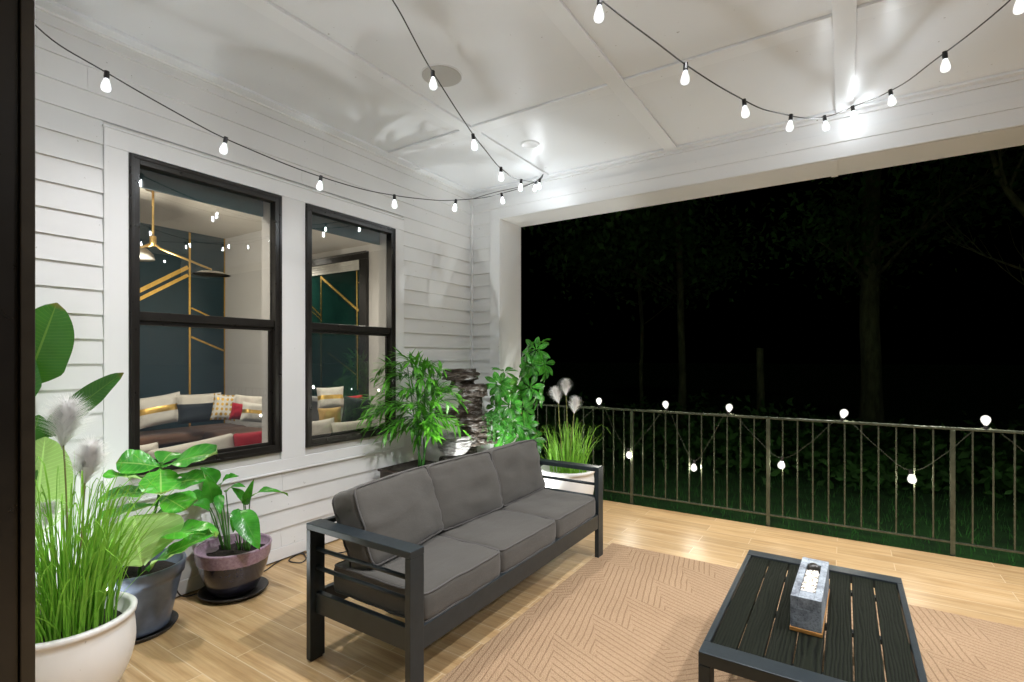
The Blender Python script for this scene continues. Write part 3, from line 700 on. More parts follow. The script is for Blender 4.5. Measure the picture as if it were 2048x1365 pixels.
def p_obov(t): return max(.05, math.sin(math.pi * t ** 1.35) ** .8)
def p_paddle(t): return max(.02, min(1, (t / .22)) ** .6 * (1 - max(0, (t - .45) / .55) ** 2.3) ** .7 if t < 1 else .02)
def view_up(p, tilt=0.0):                 # a normal half way between up and the viewer
    return ((CAM - p).normalized() * (1 - tilt) + V((0, 0, 1)) * tilt).normalized()
def pot_shape(mb, c, H, rb, rt, lip=.012, bulge=0.0, k=48, z0=0.0):
    pr = [(rb * .92, z0)]
    for i in range(13):
        t = i / 12; r_ = rb + (rt - rb) * t ** (.75) + bulge * math.sin(math.pi * t); pr.append((r_, z0 + H * t * .93))
    pr += [(rt + lip, z0 + H * .935), (rt + lip + .002, z0 + H * .985), (rt + lip - .004, z0 + H), (rt - .008, z0 + H), (rt - .014, z0 + H * .96), (rt - .03, z0 + H * .80), (.01, z0 + H * .79)]
    mb.lathe(pr, c, k); return mb
def soil(mb, c, r, z):
    n = len(mb.v); k = 24
    mb.v.append(V((c[0], c[1], z + .012)))
    for ring in (.35, .7, 1.0):
        for q in range(k):
            t = 2 * math.pi * q / k; mb.v.append(V((c[0] + r * ring * math.cos(t), c[1] + r * ring * math.sin(t), z + .012 * (1 - ring) + .012 * noise.noise(V((math.cos(t) * ring * 4, math.sin(t) * ring * 4, c[0]))))))
    for q in range(k): mb.face((n, n + 1 + q, n + 1 + (q + 1) % k))
    for g in range(2):
        for q in range(k): a = n + 1 + g * k; mb.face((a + q, a + k + q, a + k + (q + 1) % k, a + (q + 1) % k))
    return mb
def arc(a, b, lift, n=10, side=V((0, 0, 0))):
    a, b = V(a), V(b); return [a.lerp(b, i / n) + (V((0, 0, lift)) + side) * (4 * (i / n) * (1 - i / n)) for i in range(n + 1)]

# ---- pampas grass pots
def blade(mb, base, tip, bend, w, n=7):
    base, tip = V(base), V(tip); d = tip - base
    h = V((d.x, d.y, 0)); sd = V((-d.y, d.x, 0)); sd = sd.normalized() if sd.length > 1e-4 else V((1, 0, 0))
    a = uni(0, 6.28); sd = (sd * math.cos(a) + h.normalized() * math.sin(a)) if h.length > 1e-4 else sd
    rows = []; uvs = []
    for i in range(n + 1):
        t = i / n; p = base + V((d.x * t ** 1.8, d.y * t ** 1.8, d.z * (t - bend * t ** 3) / (1 - bend * .9 if bend < 1 else .5)))
        ww = w * (1 - t) ** .55 * (.6 + .4 * min(1, t * 5)); rows.append([p - sd * ww, p + sd * ww]); uvs.append([(0.2, t), (.42, t)])
    mb.strip(rows, uvs)
def plume(mb, base, tip, wmax, n=520):
    base, tip = V(base), V(tip); ax = tip - base; L = ax.length; an = ax.normalized(); o1 = an.orthogonal().normalized(); o2 = an.cross(o1)
    for _ in range(n):
        t = rnd() ** .95; c_ = base + ax * (t * .74)
        th = uni(0, 6.28); out = o1 * math.cos(th) + o2 * math.sin(th)
        ln = L * uni(.28, .50) * (1.1 - .35 * t); sp = wmax * (.28 + .55 * math.sin(math.pi * (.12 + .76 * t)) ) * uni(.25, 1.15)
        e = c_ + an * ln * .85 + out * sp * .62 - V((0, 0, 1)) * .05 * sp * rnd(); m_ = c_.lerp(e, .5) + an * ln * .06 - out * sp * .07
        s_ = out.cross(an).normalized() * .0013
        k = len(mb.v); mb.v += [c_ - s_, c_ + s_, m_ - s_ * .9, m_ + s_ * .9, e]; mb.face((k, k + 1, k + 3, k + 2)); mb.face((k + 2, k + 3, k + 4))
def pampas(label, c, plumes, n_blades, hmin, hmax, spread, H=.43, rt=.24, rb=.145, lean=V((0, 0, 0)), extra=()):
    r = root('potted_pampas_grass', label, 'potted plant', (c[0], c[1], 0), group='white pots of pampas grass')
    part('pot', pot_shape(MB(), (c[0], c[1], 0), H, rb, rt, .012, .035), M['potwhite'], r, smooth=True)
    part('soil', soil(MB(), c, rt - .025, H * .82), M['soil'], r, smooth=True)
    mb = MB()
    for _ in range(n_blades):
        a = uni(0, 6.28); q = rt * .72 * rnd() ** .5; b = V((c[0] + q * math.cos(a), c[1] + q * math.sin(a), H * .8)); h = uni(hmin, hmax) * (1 - .25 * q / rt)
        o_ = spread * uni(.05, 1) * (.35 + q / rt); aa = a + uni(-.7, .7); tip = b + V((o_ * math.cos(aa), o_ * math.sin(aa), h)) + lean * rnd()
        blade(mb, b, tip, uni(0, .35) if rnd() < .75 else uni(.4, .7), uni(.0022, .0056))
    for b, tip in extra: blade(mb, b, tip, .3, .005)
    part('blades', mb, M['grass'], r, smooth=True)
    for b, t_, w in plumes:
        mb = MB(); g = V((c[0] + (b.x - c[0]) * .35, c[1] + (b.y - c[1]) * .35, H * .8)); mb.tube(arc(g, b.lerp(t_, .15), .0, 8, (b - g).cross(UP).normalized() * .01), .0038, 6)
        st = part('stalk', mb, M['seedstem'], r, smooth=True)
        mb = MB(); plume(mb, b, t_, w * 1.4, 1050 if b.y > 2 else 1900); part('plume', mb, M['plume'], st)
    return r
cL = (.650, .788); dL = 2.2
pampas('white pot of tall pampas grass at the left front', cL, [(pix(124, 900, 2.3), pix(140, 792, 2.26), .150), (pix(167, 974, 2.2), pix(188, 876, 2.17), .115), (pix(88, 1062, 2.3), pix(98, 1000, 2.32), .12)], 470, .32, .74, .36, H=.365, rt=.225)
cR = (1.234, 4.262)
pampas('white pot of pampas grass behind the far sofa arm', cR, [(pix(1118, 809, 4.7), pix(1108, 772, 4.7), .115), (pix(1132, 793, 4.78), pix(1131, 756, 4.78), .115), (pix(1148, 829, 4.66), pix(1152, 791, 4.66), .115)], 210, .25, .62, .26)

# ---- fiddle leaf fig in navy pot
cF = (.235, 1.2); d0 = 2.72
fg = root('potted_fiddle_leaf_fig', 'broad leaved fiddle leaf fig in a navy blue pot', 'potted plant', (*cF, 0))
mb = MB(); pr = [(.140, 0), (.150, .004)] + [(.150 + .055 * t / 10, .02 + .25 * t / 10) for t in range(11)] + [(.214, .272), (.2215, .330), (.219, .336), (.210, .336), (.205, .325), (.19, .27), (.01, .265)]
part('pot', mb.lathe(pr, (*cF, .022), 48), M['potnavy'], fg, smooth=True)
part('saucer', MB().lathe([(.01, 0.001), (.165, 0.001), (.185, .028), (.180, .028), (.163, .012), (.01, .011)], (*cF, 0), 40), M['saucer'], fg, smooth=True)
part('soil', soil(MB(), cF, .19, .295), M['soil'], fg, smooth=True)
mb = MB(); stem = [V((*cF, .28)), pix(300, 1060, 2.71), pix(316, 1000, 2.70), pix(322, 950, 2.70), pix(323, 925, 2.70)]
mb.tube(smooth_path(stem), .007, 8)
S2 = [V((cF[0] + .05, cF[1] - .02, .28)), pix(285, 1120, 2.62), pix(283, 1108, 2.58)]; mb.tube(smooth_path(S2), .005, 7)
part('stem', mb, M['stem'], fg, smooth=True)
figs = [((322, 935, 2.70), (232, 926, 2.60), 62, .55, .05), ((325, 936, 2.70), (436, 908, 2.62), 56, .55, .05), ((321, 938, 2.68), (322, 990, 2.52), 66, .1, .06), ((318, 968, 2.70), (206, 950, 2.55), 34, .9, .05), ((318, 985, 2.70), (196, 1000, 2.6), 50, .75, .06),
        ((314, 1010, 2.70), (186, 1046, 2.62), 44, .8, .05), ((322, 985, 2.7), (412, 958, 2.58), 42, .4, .08), ((322, 992, 2.69), (372, 1020, 2.56), 46, .3, .04), ((284, 1132, 2.52), (266, 1032, 2.46), 150, .0, -.06), ((296, 1100, 2.64), (430, 1072, 2.52), 62, .85, .12),
        ((290, 1138, 2.6), (428, 1070, 2.44), 40, .5, .03), ((310, 1030, 2.72), (395, 1000, 2.75), 50, .5, .08), ((312, 1040, 2.72), (250, 1085, 2.74), 60, .4, .05), ((282, 1120, 2.66), (205, 1100, 2.74), 62, .5, .04), ((322, 930, 2.72), (345, 905, 2.80), 50, .8, .08)]
for b, t_, w, tl, dr in figs:
    mb = MB(); B_, T_ = pix(*b), pix(*t_); wd = w * b[2] / FPX * 1.05
    up = view_up((B_ + T_) / 2, tl)
    if w == 150: up = -up
    curve_leaf(mb, B_, T_, wd, p_fiddle, up, dr, .16 if w != 150 else -.12, 16, 4, .085)
    part('leaf', mb, M['fig'], fg, smooth=True)

# ---- peace lily in two tone pot
cP = (.225, 1.72)
pl = root('potted_peace_lily', 'arching leafy plant in a purple rimmed glazed bowl pot', 'potted plant', (*cP, 0))
pr = [(.115, 0), (.128, .005), (.150, .05), (.172, .10), (.188, .15), (.197, .19), (.201, .20), (.207, .222), (.2105, .262), (.214, .272), (.212, .280), (.203, .280), (.199, .27), (.19, .235), (.01, .225)]
part('pot', MB().lathe(pr, (*cP, .020), 56), M['potpurple'], pl, smooth=True)
part('saucer', MB().lathe([(.01, .001), (.15, .001), (.192, .030), (.187, .033), (.15, .012), (.01, .011)], (*cP, 0), 44, wob=lambda t, i: 1 + .03 * math.sin(2 * t + .7)), M['saucer'], pl, smooth=True)
part('soil', soil(MB(), cP, .185, .252), M['soil'], pl, smooth=True)
lil = [((455, 1088), (425, 1005), (412, 950), 44, .3, 3.17), ((452, 1088), (438, 990), (440, 1030), 22, .1, 3.10), ((446, 1086), (408, 1000), (372, 992), 40, .6, 3.15), ((458, 1085), (440, 975), (478, 952), 30, .5, 3.2), ((452, 1085), (432, 968), (400, 935), 42, .4, 3.22),
       ((498, 1075), (490, 1010), (508, 958), 20, .2, 3.15), ((496, 1078), (500, 995), (576, 990), 22, .75, 3.12), ((490, 1084), (480, 1022), (520, 1100), 50, .05, 3.03), ((480, 1086), (476, 1018), (466, 1066), 26, .1, 3.06), ((448, 1086), (420, 1015), (385, 1010), 34, .5, 3.1),
       ((460, 1084), (452, 985), (492, 975), 26, .6, 3.25), ((455, 1084), (437, 1000), (360, 960), 36, .6, 3.28), ((494, 1080), (486, 1000), (462, 975), 22, .4, 3.25)]
smb = MB()
for a, b, t_, w, tl, d in lil:
    A_, B2, T_ = pix(*a, 3.17), pix(*b, d + .02), pix(*t_, d - .06); A_.z = .26
    smb.tube(smooth_path([A_, A_.lerp(B2, .6) + V((0, 0, .03)), B2], 6), [.0045] * 7 + [.0035] * 6, 6)
    mb = MB(); curve_leaf(mb, B2, T_, w * .86 * 3.17 / FPX, p_ovate, view_up(B2, tl), .12, .26, 12, 3, .06, uni(-.5, .5)); part('leaf', mb, M['lily'], pl, smooth=True)
for _ in range(7): a = pix(uni(450, 500), 1086, 3.17); a.z = .25; smb.tube(arc(a, a + V((uni(-.04, .04), uni(-.04, .04), uni(.06, .16))), .01, 5), .003, 5)
part('stem', smb, M['stem'], pl, smooth=True)

# ---- bird of paradise behind the left pot
bp_ = root('bird_of_paradise_plant', 'tall paddle leaved plant partly hidden by the door jamb', 'potted plant', (.12, .72, 0))
part('pot', pot_shape(MB(), (.20, .70, 0), .3, .10, .14), M['potbrown'], bp_, smooth=True)
part('soil', soil(MB(), (.20, .70), .12, .245), M['soil'], bp_, smooth=True)
smb = MB(); g0 = V((.20, .70, .24))
for b, t_, w, tl, d, dd, fl in [((52, 770), (114, 606), 92, .0, 2.48, 2.46, 0), ((92, 872), (247, 746), 46, .30, 2.47, 2.42, 0), ((66, 1075), (90, 874), 100, .0, 2.44, 2.42, 1), ((60, 900), (78, 830), 44, .1, 2.46, 2.46, 0), ((40, 820), (-10, 640), 80, .1, 2.4, 2.4, 0)]:
    B_, T_ = pix(*b, d), pix(*t_, dd); smb.tube(smooth_path([g0, g0.lerp(B_, .55) + V((0, 0, .05)), B_], 6), .007, 7)
    up = view_up(B_, tl)
    mb = MB(); curve_leaf(mb, B_, T_, w * d / FPX * 1.05, p_paddle, -up if fl else up, .04, .14, 20, 4, .02); part('leaf', mb, M['bop'], bp_, smooth=True)
part('stem', smb, M['stem'], bp_, smooth=True)

# ---- bamboo behind the sofa
cB = (.36, 3.24)
bm = root('potted_bamboo', 'feathery bamboo palm in a dark planter behind the sofa', 'potted plant', (*cB, 0))
mb = MB(); mb.box((.12, 3.0, 0), (.60, 3.47, .50)); mb.box((.105, 2.985, .50), (.615, 3.485, .52)); part('pot', mb, M['potbrown'], bm, bevel=.006)
part('soil', MB().box((.13, 3.01, .5201), (.59, 3.46, .523)), M['soil'], bm)
smb = MB(); canes = []
for u0, u1, vt, d in ((838, 835, 760, 4.37), (848, 850, 745, 4.42), (842, 815, 735, 4.33), (845, 870, 770, 4.30)):
    a = pix(u0, 940, d); a.z = .52; b = pix(u1, vt, d); path = [a.lerp(b, i / 14) + V((noise.noise(V((i * .4, u0, 0))) * .012, 0, 0)) for i in range(15)]; canes.append(path)
    smb.tube(path, [.0085 - .00035 * i for i in range(15)], 8)
    for i in range(2, 14, 3): smb.tube([path[i] - V((0, 0, .004)), path[i], path[i] + V((0, 0, .004))], [.009, .0105, .009], 8)
mb = MB()
targets = []
for _ in range(70):
    a = uni(0, 6.28); q = rnd() ** .5
    targets.append((822 + 98 * q * math.cos(a), 808 - 92 * q * math.sin(a) * (1 if math.sin(a) > 0 else .85), 4.36 + uni(-.28, .28)))
targets += [(805, 712, 4.3), (822, 722, 4.35), (722, 868, 4.3), (735, 858, 4.25), (925, 860, 4.25), (915, 800, 4.3), (760, 740, 4.35), (865, 735, 4.3), (775, 760, 4.3), (890, 770, 4.2), (900, 845, 4.2), (710, 870, 4.28)]
for u, v, d in targets:
    tip = pix(u, v, d); path = random.choice(canes); st = path[min(14, max(7, int(14 - (v - 735) / 16) + random.choice((-1, 0, 1))))]
    br = arc(st, tip, .05, 8); smb.tube(br, .0018, 4, cap=False)
    for i in range(3, 9):
        for s_ in range((1 + (i % 2)) if i < 8 else 3):
            p = br[i]; dr = (br[i] - br[i - 1]).normalized(); a = uni(0, 6.28); o_ = dr.orthogonal().normalized(); o_.rotate(Matrix.Rotation(a, 3, dr)); ld = (dr * uni(.6, 1.1) + o_ * uni(.3, .8) - V((0, 0, uni(0, .55)))).normalized()
            curve_leaf(mb, p, p + ld * uni(.08, .165), uni(.020, .032), p_lance, None, uni(.02, .10), .25, 5, 1)
part('cane', smb, M['cane'], bm, smooth=True); part('leaves', mb, M['bamboo'], bm, smooth=True)

# ---- schefflera
sf = root('potted_umbrella_plant', 'tall umbrella plant with whorled leaves beside the column', 'potted plant', (.70, 4.36, 0))
part('pot', pot_shape(MB(), (.70, 4.30, 0), .34, .12, .16), M['potbrown'], sf, smooth=True); part('soil', soil(MB(), (.70, 4.30), .14, .28), M['soil'], sf, smooth=True)
wh = [w_ for k_, w_ in enumerate([(1081, 685, 5.15), (1072, 700, 5.1), (1092, 712, 5.2), (1055, 706, 5.1), (1062, 730, 5.1), (1088, 742, 5.1), (1080, 762, 5.15), (1008, 744, 5.0), (998, 768, 4.95), (1040, 760, 5.1), (1050, 752, 4.98), (1000, 792, 4.95), (1030, 790, 5.0), (1075, 790, 5.1), (1085, 800, 5.0), (1020, 812, 4.9),
      (1046, 818, 4.95), (990, 815, 5.0), (1070, 822, 5.0), (1000, 838, 4.95), (1030, 845, 4.9), (1050, 850, 4.95), (1062, 850, 5.0), (1010, 865, 4.9), (1035, 872, 4.9), (1048, 888, 4.95), (1020, 893, 4.9), (1005, 885, 5.0), (1062, 880, 4.9), (1058, 895, 4.85), (985, 775, 5.05), (1015, 775, 5.1), (1060, 775, 5.05), (1088, 728, 5.05)]) if k_ % 4 != 2]
st1 = smooth_path([V((.70, 4.30, .28)), pix(1052, 880, 5.05), pix(1056, 810, 5.1), pix(1070, 740, 5.12), pix(1080, 690, 5.15)]); st2 = smooth_path([V((.66, 4.30, .28)), pix(1020, 890, 5.0), pix(1018, 820, 5.0), pix(1006, 750, 5.0)])
smb = MB(); smb.tube(st1, .009, 7); smb.tube(st2, .008, 7); mb = MB()
for u, v, d in wh:
    c_ = pix(u, v, d); near = min(st1 + st2, key=lambda q: (q - c_ + V((0, 0, -.06))).length)
    smb.tube(arc(near, c_, .015, 6), .0025, 5); ax = ((c_ - near).normalized() + V((uni(-.5, .5), uni(-.5, .5), .7)) + (CAM - c_).normalized() * .3).normalized()
    o1 = ax.orthogonal().normalized(); o2 = ax.cross(o1); k = random.choice((7, 8, 8, 9)); ph = uni(0, 6)
    for i in range(k):
        a = ph + 6.283 * i / k; dr = (o1 * math.cos(a) + o2 * math.sin(a)); L = uni(.12, .175) * (.8 if v < 700 else 1)
        tip = c_ + (dr * .93 + ax * uni(-.15, .3)).normalized() * L - V((0, 0, .02)); curve_leaf(mb, c_ + dr * .012, tip, uni(.050, .070), p_obov, ax, .07, .2, 7, 2)
part('stem', smb, M['stem'], sf, smooth=True); part('leaves', mb, M['schef'], sf, smooth=True)

# ================================================================== ROCK FOUNTAIN
cW = V((.36, 3.88, 0))
ft = root('rock_fountain', 'tall stacked slate water fountain in the corner', 'fountain', cW)
def slab(mb, c, r, h, seed, k=52, layers=3, ell=.8, rot=0):
    n0 = len(mb.v); pr = []
    rows = []
    for L_ in range(layers):
        sh = uni(.86, 1.04); z0 = h * L_ / layers; z1 = h * (L_ + 1) / layers
        rows += [(sh * .93, z0 + h * .01), (sh, z0 + h * .08 / layers), (sh * uni(.97, 1.02), z0 + h * .6 / layers), (sh * .92, z1 - h * .04)]
    rows = [(.01, rows[0][1])] + rows + [(.01, h * .99)]
    for i, (q, z) in enumerate(rows):
        for j in range(k):
            t = 6.2832 * j / k; rr = r * q * (1 + .16 * noise.noise(V((math.cos(t) * 1.3, math.sin(t) * 1.3, seed))) + .12 * noise.noise(V((math.cos(t) * 4, math.sin(t) * 4, seed + i * .35))) + .075 * noise.noise(V((math.cos(t) * 11, math.sin(t) * 11, seed + i))))
            x, y = rr * math.cos(t), rr * ell * math.sin(t)
            mb.v.append(V((c.x + x * math.cos(rot) - y * math.sin(rot), c.y + x * math.sin(rot) + y * math.cos(rot), c.z + z + .012 * noise.noise(V((math.cos(t) * 3 * q, math.sin(t) * 3 * q, seed + 9))))))
    m = len(rows)
    for i in range(m - 1):
        for j in range(k): j2 = (j + 1) % k; mb.face((n0 + i*k + j, n0 + i*k + j2, n0 + (i+1)*k + j2, n0 + (i+1)*k + j))
    return mb
def W_(u, v, d=4.9): return pix(u, v, d)
mb = MB()
for i in range(9): slab(mb, V((cW.x + uni(-.03, .03) + .03, cW.y + uni(-.02, .02), .0 + i * .125)), uni(.095, .135) + (.08 if i < 3 else 0), .135, i * 3.1, layers=3, rot=uni(0, 3))
part('tower', mb, M['rock'], ft)
def tier(u, v, wpx, hpx, d, seed, name='tier', lay=3, ell=.75):
    c_ = pix(u, v, d); mb = MB(); slab(mb, c_ - V((0, 0, hpx * d / FPX)), wpx * .5 * d / FPX, hpx * d / FPX, seed, layers=lay, ell=ell, rot=.5); return part(name, mb, M['rock'], ft)
tier(921, 738, 72, 22, 4.9, 2.2, lay=3); tier(946, 768, 66, 24, 4.88, 5.1, lay=2); tier(925, 755, 50, 20, 4.92, 7.7, lay=2)
tier(940, 800, 48, 16, 4.92, 1.4, lay=2); tier(947, 828, 74, 34, 4.86, 8.2, lay=3); tier(900, 818, 58, 18, 4.82, 3.9, lay=2); tier(957, 862, 70, 24, 4.9, 4.4, lay=2); tier(930, 912, 110, 40, 4.86, 9.3, 'base', lay=3)
c_ = pix(909, 908, 4.74); mb = MB(); n0 = 0
rr = 35 * 4.74 / FPX; hh = 38 * 4.74 / FPX
prb = [(.02, 0), (.55 * rr, .0), (.80 * rr, .18 * hh), (.93 * rr, .40 * hh), (.90 * rr, .46 * hh), (1.0 * rr, .62 * hh), (1.02 * rr, .74 * hh), (.97 * rr, .80 * hh), (1.04 * rr, .92 * hh), (1.0 * rr, 1.0 * hh), (.9 * rr, .98 * hh), (.6 * rr, .86 * hh), (.02, .84 * hh)]
mb.lathe(prb, c_, 40, wob=lambda t, i: 1 + .06 * noise.noise(V((math.cos(t) * 2, math.sin(t) * 2, i * .6))) + .03 * noise.noise(V((math.cos(t) * 9, math.sin(t) * 9, i * 1.7))))
def bowl_mat():
    t = NT('pale_slate'); n = t.noise(t.coords('Object', (1, 1, 7)), 14, 6, .65)
    t.set(Base_Color=t.ramp(n, [(.36, (.03, .02, .015)), (.47, (.24, .23, .22)), (.62, (.50, .50, .50))]), Roughness=.4); t.bump(n, .9, .03); return t.m
part('bowl', mb, bowl_mat(), ft)
# trailing plant and tuft growing on the fountain
tp = pix(982, 832, 4.82)
tr = root('trailing_plant', 'small string of pearls plant trailing off the fountain ledge', 'plant', tp)
mb = MB(); smb = MB()
for i in range(46):
    a = tp + V((uni(-.05, .05), uni(-.05, .05), uni(-.01, .03))); L = uni(.05, .26) if i > 10 else uni(.2, .34); o_ = V((uni(-.04, .06), uni(-.05, .03), 0)); pth = [a + o_ * min(1, t * 2.5) + V((0, 0, .02 * math.sin(t * 3) - L * t ** 1.5)) for t in [q / 7 for q in range(8)]]
    smb.tube(pth, .0011, 4, cap=False)
    for p in pth[1:]:
        for _ in range(2): pebble(mb, p + V((uni(-.008, .008), uni(-.008, .008), uni(-.008, .008))), uni(.004, .0075), k=5)
part('stem', smb, M['stem'], tr); part('leaves', mb, M['pearl'], tr, smooth=True)
tf = pix(890, 780, 4.72); tr = root('fern_tuft', 'spiky green tuft beside the upper fountain slab', 'plant', tf); mb = MB()
for i in range(170):
    a = uni(0, 6.28); b = tf + V((uni(-.05, .05), uni(-.05, .05), -.03)); e = b + V((math.cos(a) * uni(.02, .10), math.sin(a) * uni(.02, .10), uni(.02, .085))); blade(mb, b, e, .1, .0022, 3)
part('blades', mb, M['moss'], tr)

# ================================================================== CABLE ON FLOOR
cb = MB(); cb.tube(smooth_path([on_z(q[0], q[1], .006) for q in ((722, 1090), (690, 1104), (650, 1108), (612, 1106), (590, 1112), (578, 1122), (600, 1126), (612, 1118), (604, 1108), (575, 1114), (550, 1128), (524, 1144), (505, 1130))] , 6), .004, 6)
cb2 = MB(); cb2.tube(smooth_path([V((.07, 1.60, .006)), V((.05, 1.50, .02)), V((.045, 1.46, .12)), V((.05, 1.44, .22)), V((.06, 1.42, .30))], 6), .004, 6)
solo('power_cable', cb, M['cordblack'], 'thin black power cable lying on the floor behind the sofa', 'cable')
solo('power_cable', cb2, M['cordblack'], 'thin black cable rising between the navy and purple pots', 'cable')

solo('power_cable', MB().tube(smooth_path([V((.05, 4.37, 3.15)), V((.35, 4.36, 3.165)), V((.72, 4.34, 3.16)), V((.90, 4.30, 3.175)), E1], 6), .003, 6), M['cordblack'], 'thin black feed cable along the top of the beam near the corner', 'cable')
# ================================================================== UPLIGHTS
def uplight(label, p, aim, watts, ang, blend=.35, col=(.97, 1.0, .97), rad=.012, H=.09):
    p, aim = V(p), V(aim); r = root('plant_spotlight', label, 'spotlight', (p.x, p.y, 0), group='small black spotlights among the pots')
    d = (aim - p).normalized(); q = V((0, 0, 1)).rotation_difference(d); R_ = q.to_matrix().to_4x4()
    mb = MB(); mb.lathe([(.01, -.05), (.026, -.045), (.03, -.002), (.033, .002), (.029, .002), (.026, -.012), (.004, -.014)], p - d * .012, 16, M=R_); part('head', mb, M['socket'], r, smooth=True)
    mb = MB(); mb.tube([V((p.x, p.y, .0)), p - d * .05], .005, 6); mb.lathe([(.035, 0), (.035, .012), (.01, .016)], (p.x, p.y, 0.0005), 14); part('stand', mb, M['socket'], r)
    L = bpy.data.lights.new('spot_lamp', 'SPOT'); L.energy = watts; L.spot_size = ang; L.spot_blend = blend; L.color = col; L.shadow_soft_size = rad
    lo = bpy.data.objects.new('spot_lamp', L); COL.objects.link(lo); lo.parent = r; lo.location = p + d * .006 - V((p.x, p.y, 0)); lo.rotation_euler = (-d).to_track_quat('Z', 'Y').to_euler()
uplight('small black spotlight behind the right white pot and sofa end', (.84, 3.72, .09), (.95, 4.5, 1.15), 55, math.radians(105))
uplight('small black spotlight on the floor in front of the fountain', (.62, 3.66, .08), (.40, 3.92, .85), 19, math.radians(80))
uplight('small black spotlight behind the sofa under the bamboo', (.80, 3.30, .08), (.12, 4.0, 2.0), 95, math.radians(80))
uplight('small black spotlight between the left white pot and navy pot', (.28, .86, .07), (.44, 1.15, 1.0), 42, math.radians(125), .8)

# recessed downlights added out of view to fill light over the near floor
for x, y in ((1.32, 1.42), (3.0, 1.85), (4.35, 2.55), (5.3, 3.55)):
    c = V((x, y, ZC)); r = root('ceiling_downlight', 'small round recessed downlight added out of view above the near porch floor', 'downlight', c, group='added fill downlights')
    part('trim_ring', MB().lathe([(.055, -.002), (.060, -.009), (.078, -.006), (.08, 0.001), (.055, .001)], c, 40), M['batten'], r, smooth=True)
    part('lens', MB().lathe([(.0, .0005), (.054, -.001), (.054, .0)], c, 32), M['lampdisc'], r)
    L = bpy.data.lights.new('fill_downlight_lamp', 'SPOT'); L.energy = 155 if x < 2 else 290; L.spot_size = math.radians(140); L.spot_blend = .7; L.color = (.98, .98, 1.0); L.shadow_soft_size = .05
    lo = bpy.data.objects.new('fill_downlight_lamp', L); COL.objects.link(lo); lo.parent = r; lo.location = (0, 0, -.03)

# ================================================================== ROOM BEHIND THE GLASS
XA = -3.6; YW = 3.68; YV = 4.965; ZI = 3.05; ZF = .14
mb = MB(); mb.box((XA - 2, -.2, ZF - .06), (-.137, YV + .2, ZF)); solo('room_floor', mb, M['roomfloor'], kind='structure')
mb = MB(); mb.box((XA - 2, -.2, ZI), (-.137, YV + .2, ZI + .06)); solo('room_ceiling', mb, M['roomceil'], kind='structure')
ac = root('accent_wall', 'dark navy accent wall with gold strips inside the room', 'wall', (XA, 2, ZF))
part('panel', MB().box((XA - .1, -.2, ZF), (XA, YW, ZI)), M['accent'], ac)
mb = MB()
def strip_on_x(mb, p, q, w, x, th=.006, dz=0):
    (y0, z0), (y1, z1) = p, q; d = V((0, y1 - y0, z1 - z0)).normalized(); n_ = V((0, -d.z, d.y)) * w / 2
    P = [V((x, y0, z0)) + n_, V((x, y0, z0)) - n_, V((x, y1, z1)) - n_, V((x, y1, z1)) + n_]; k = len(mb.v); mb.v += P + [p_ + V((th, 0, 0)) for p_ in P]
    for f in ((4, 5, 6, 7), (0, 4, 7, 3), (1, 2, 6, 5), (0, 1, 5, 4), (3, 7, 6, 2)): mb.face([k + i for i in f])
strip_on_x(mb, (3.233, .55), (3.233, 3.04), .024, XA, .007); strip_on_x(mb, (3.668, .55), (3.668, 3.045), .016, XA, .007)
strip_on_x(mb, (3.252, 1.715), (3.66, 1.545), .024, XA, .0055); strip_on_x(mb, (3.252, 2.085), (3.66, 1.915), .020, XA, .0055)
strip_on_x(mb, (2.3, 1.985), (3.214, 2.60), .048, XA, .0050); strip_on_x(mb, (2.3, 1.890), (3.214, 2.50), .040, XA, .0052)
strip_on_x(mb, (2.15, .55), (2.15, 3.04), .024, XA, .007)
part('gold_strip', mb, M['gold'], ac)

mb = MB(); mb.box((XA - .1, YW + .001, ZF), (-2.5, YW + .12, ZI)); mb.box((XA - 2, YV + .001, ZF), (-.137, YV + .1, ZI)); mb.box((XA - .1, -.32, ZF), (-.137, -.201, ZI)); mb.box((XA - 2.1, YW + .12, ZF), (XA - 2.0, YV, ZI))
solo('room_wall', mb, M['roomwhite'], kind='structure')
fp = root('interior_window', 'dark framed inner window with gold strips standing for reflections and white blind', 'window', (-3, YV, .86))
mb = MB(); y0 = YV - .06
mb.box((-3.9, y0, 2.845), (-2.24, YV, 2.955)); mb.box((-2.375, y0, .86), (-2.24, YV, 2.8445)); mb.box((-3.9, y0, .86), (-3.80, YV, 2.8445))
part('frame', mb, M['black_frame'], fp, bevel=.004)
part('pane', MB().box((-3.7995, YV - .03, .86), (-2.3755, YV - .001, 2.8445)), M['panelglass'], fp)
mb = MB(); [mb.box((-3.79, YV - .055, 2.70 + .036 * i), (-2.39, YV - .032, 2.733 + .036 * i)) for i in range(4)]; part('blind', mb, M['blindwhite'], fp, bevel=.003)
mb = MB(); mb.box((-4.2, YV - .16, .80), (-2.1, YV, .859)); part('sill', mb, M['roomwhite'], fp)
mb = MB()
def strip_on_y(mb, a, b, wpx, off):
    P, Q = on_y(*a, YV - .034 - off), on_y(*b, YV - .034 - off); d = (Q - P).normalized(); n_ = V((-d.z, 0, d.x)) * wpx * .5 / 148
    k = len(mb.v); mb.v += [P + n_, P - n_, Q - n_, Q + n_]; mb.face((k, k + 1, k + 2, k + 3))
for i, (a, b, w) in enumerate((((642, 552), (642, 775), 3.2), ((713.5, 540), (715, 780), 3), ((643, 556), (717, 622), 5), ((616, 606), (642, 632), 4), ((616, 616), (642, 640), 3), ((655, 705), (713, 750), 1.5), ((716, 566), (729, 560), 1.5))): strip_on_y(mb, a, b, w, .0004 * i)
part('reflected_gold_line', mb, M['gold'], fp)  # gold strips laid on the pane stand for the accent wall's reflection

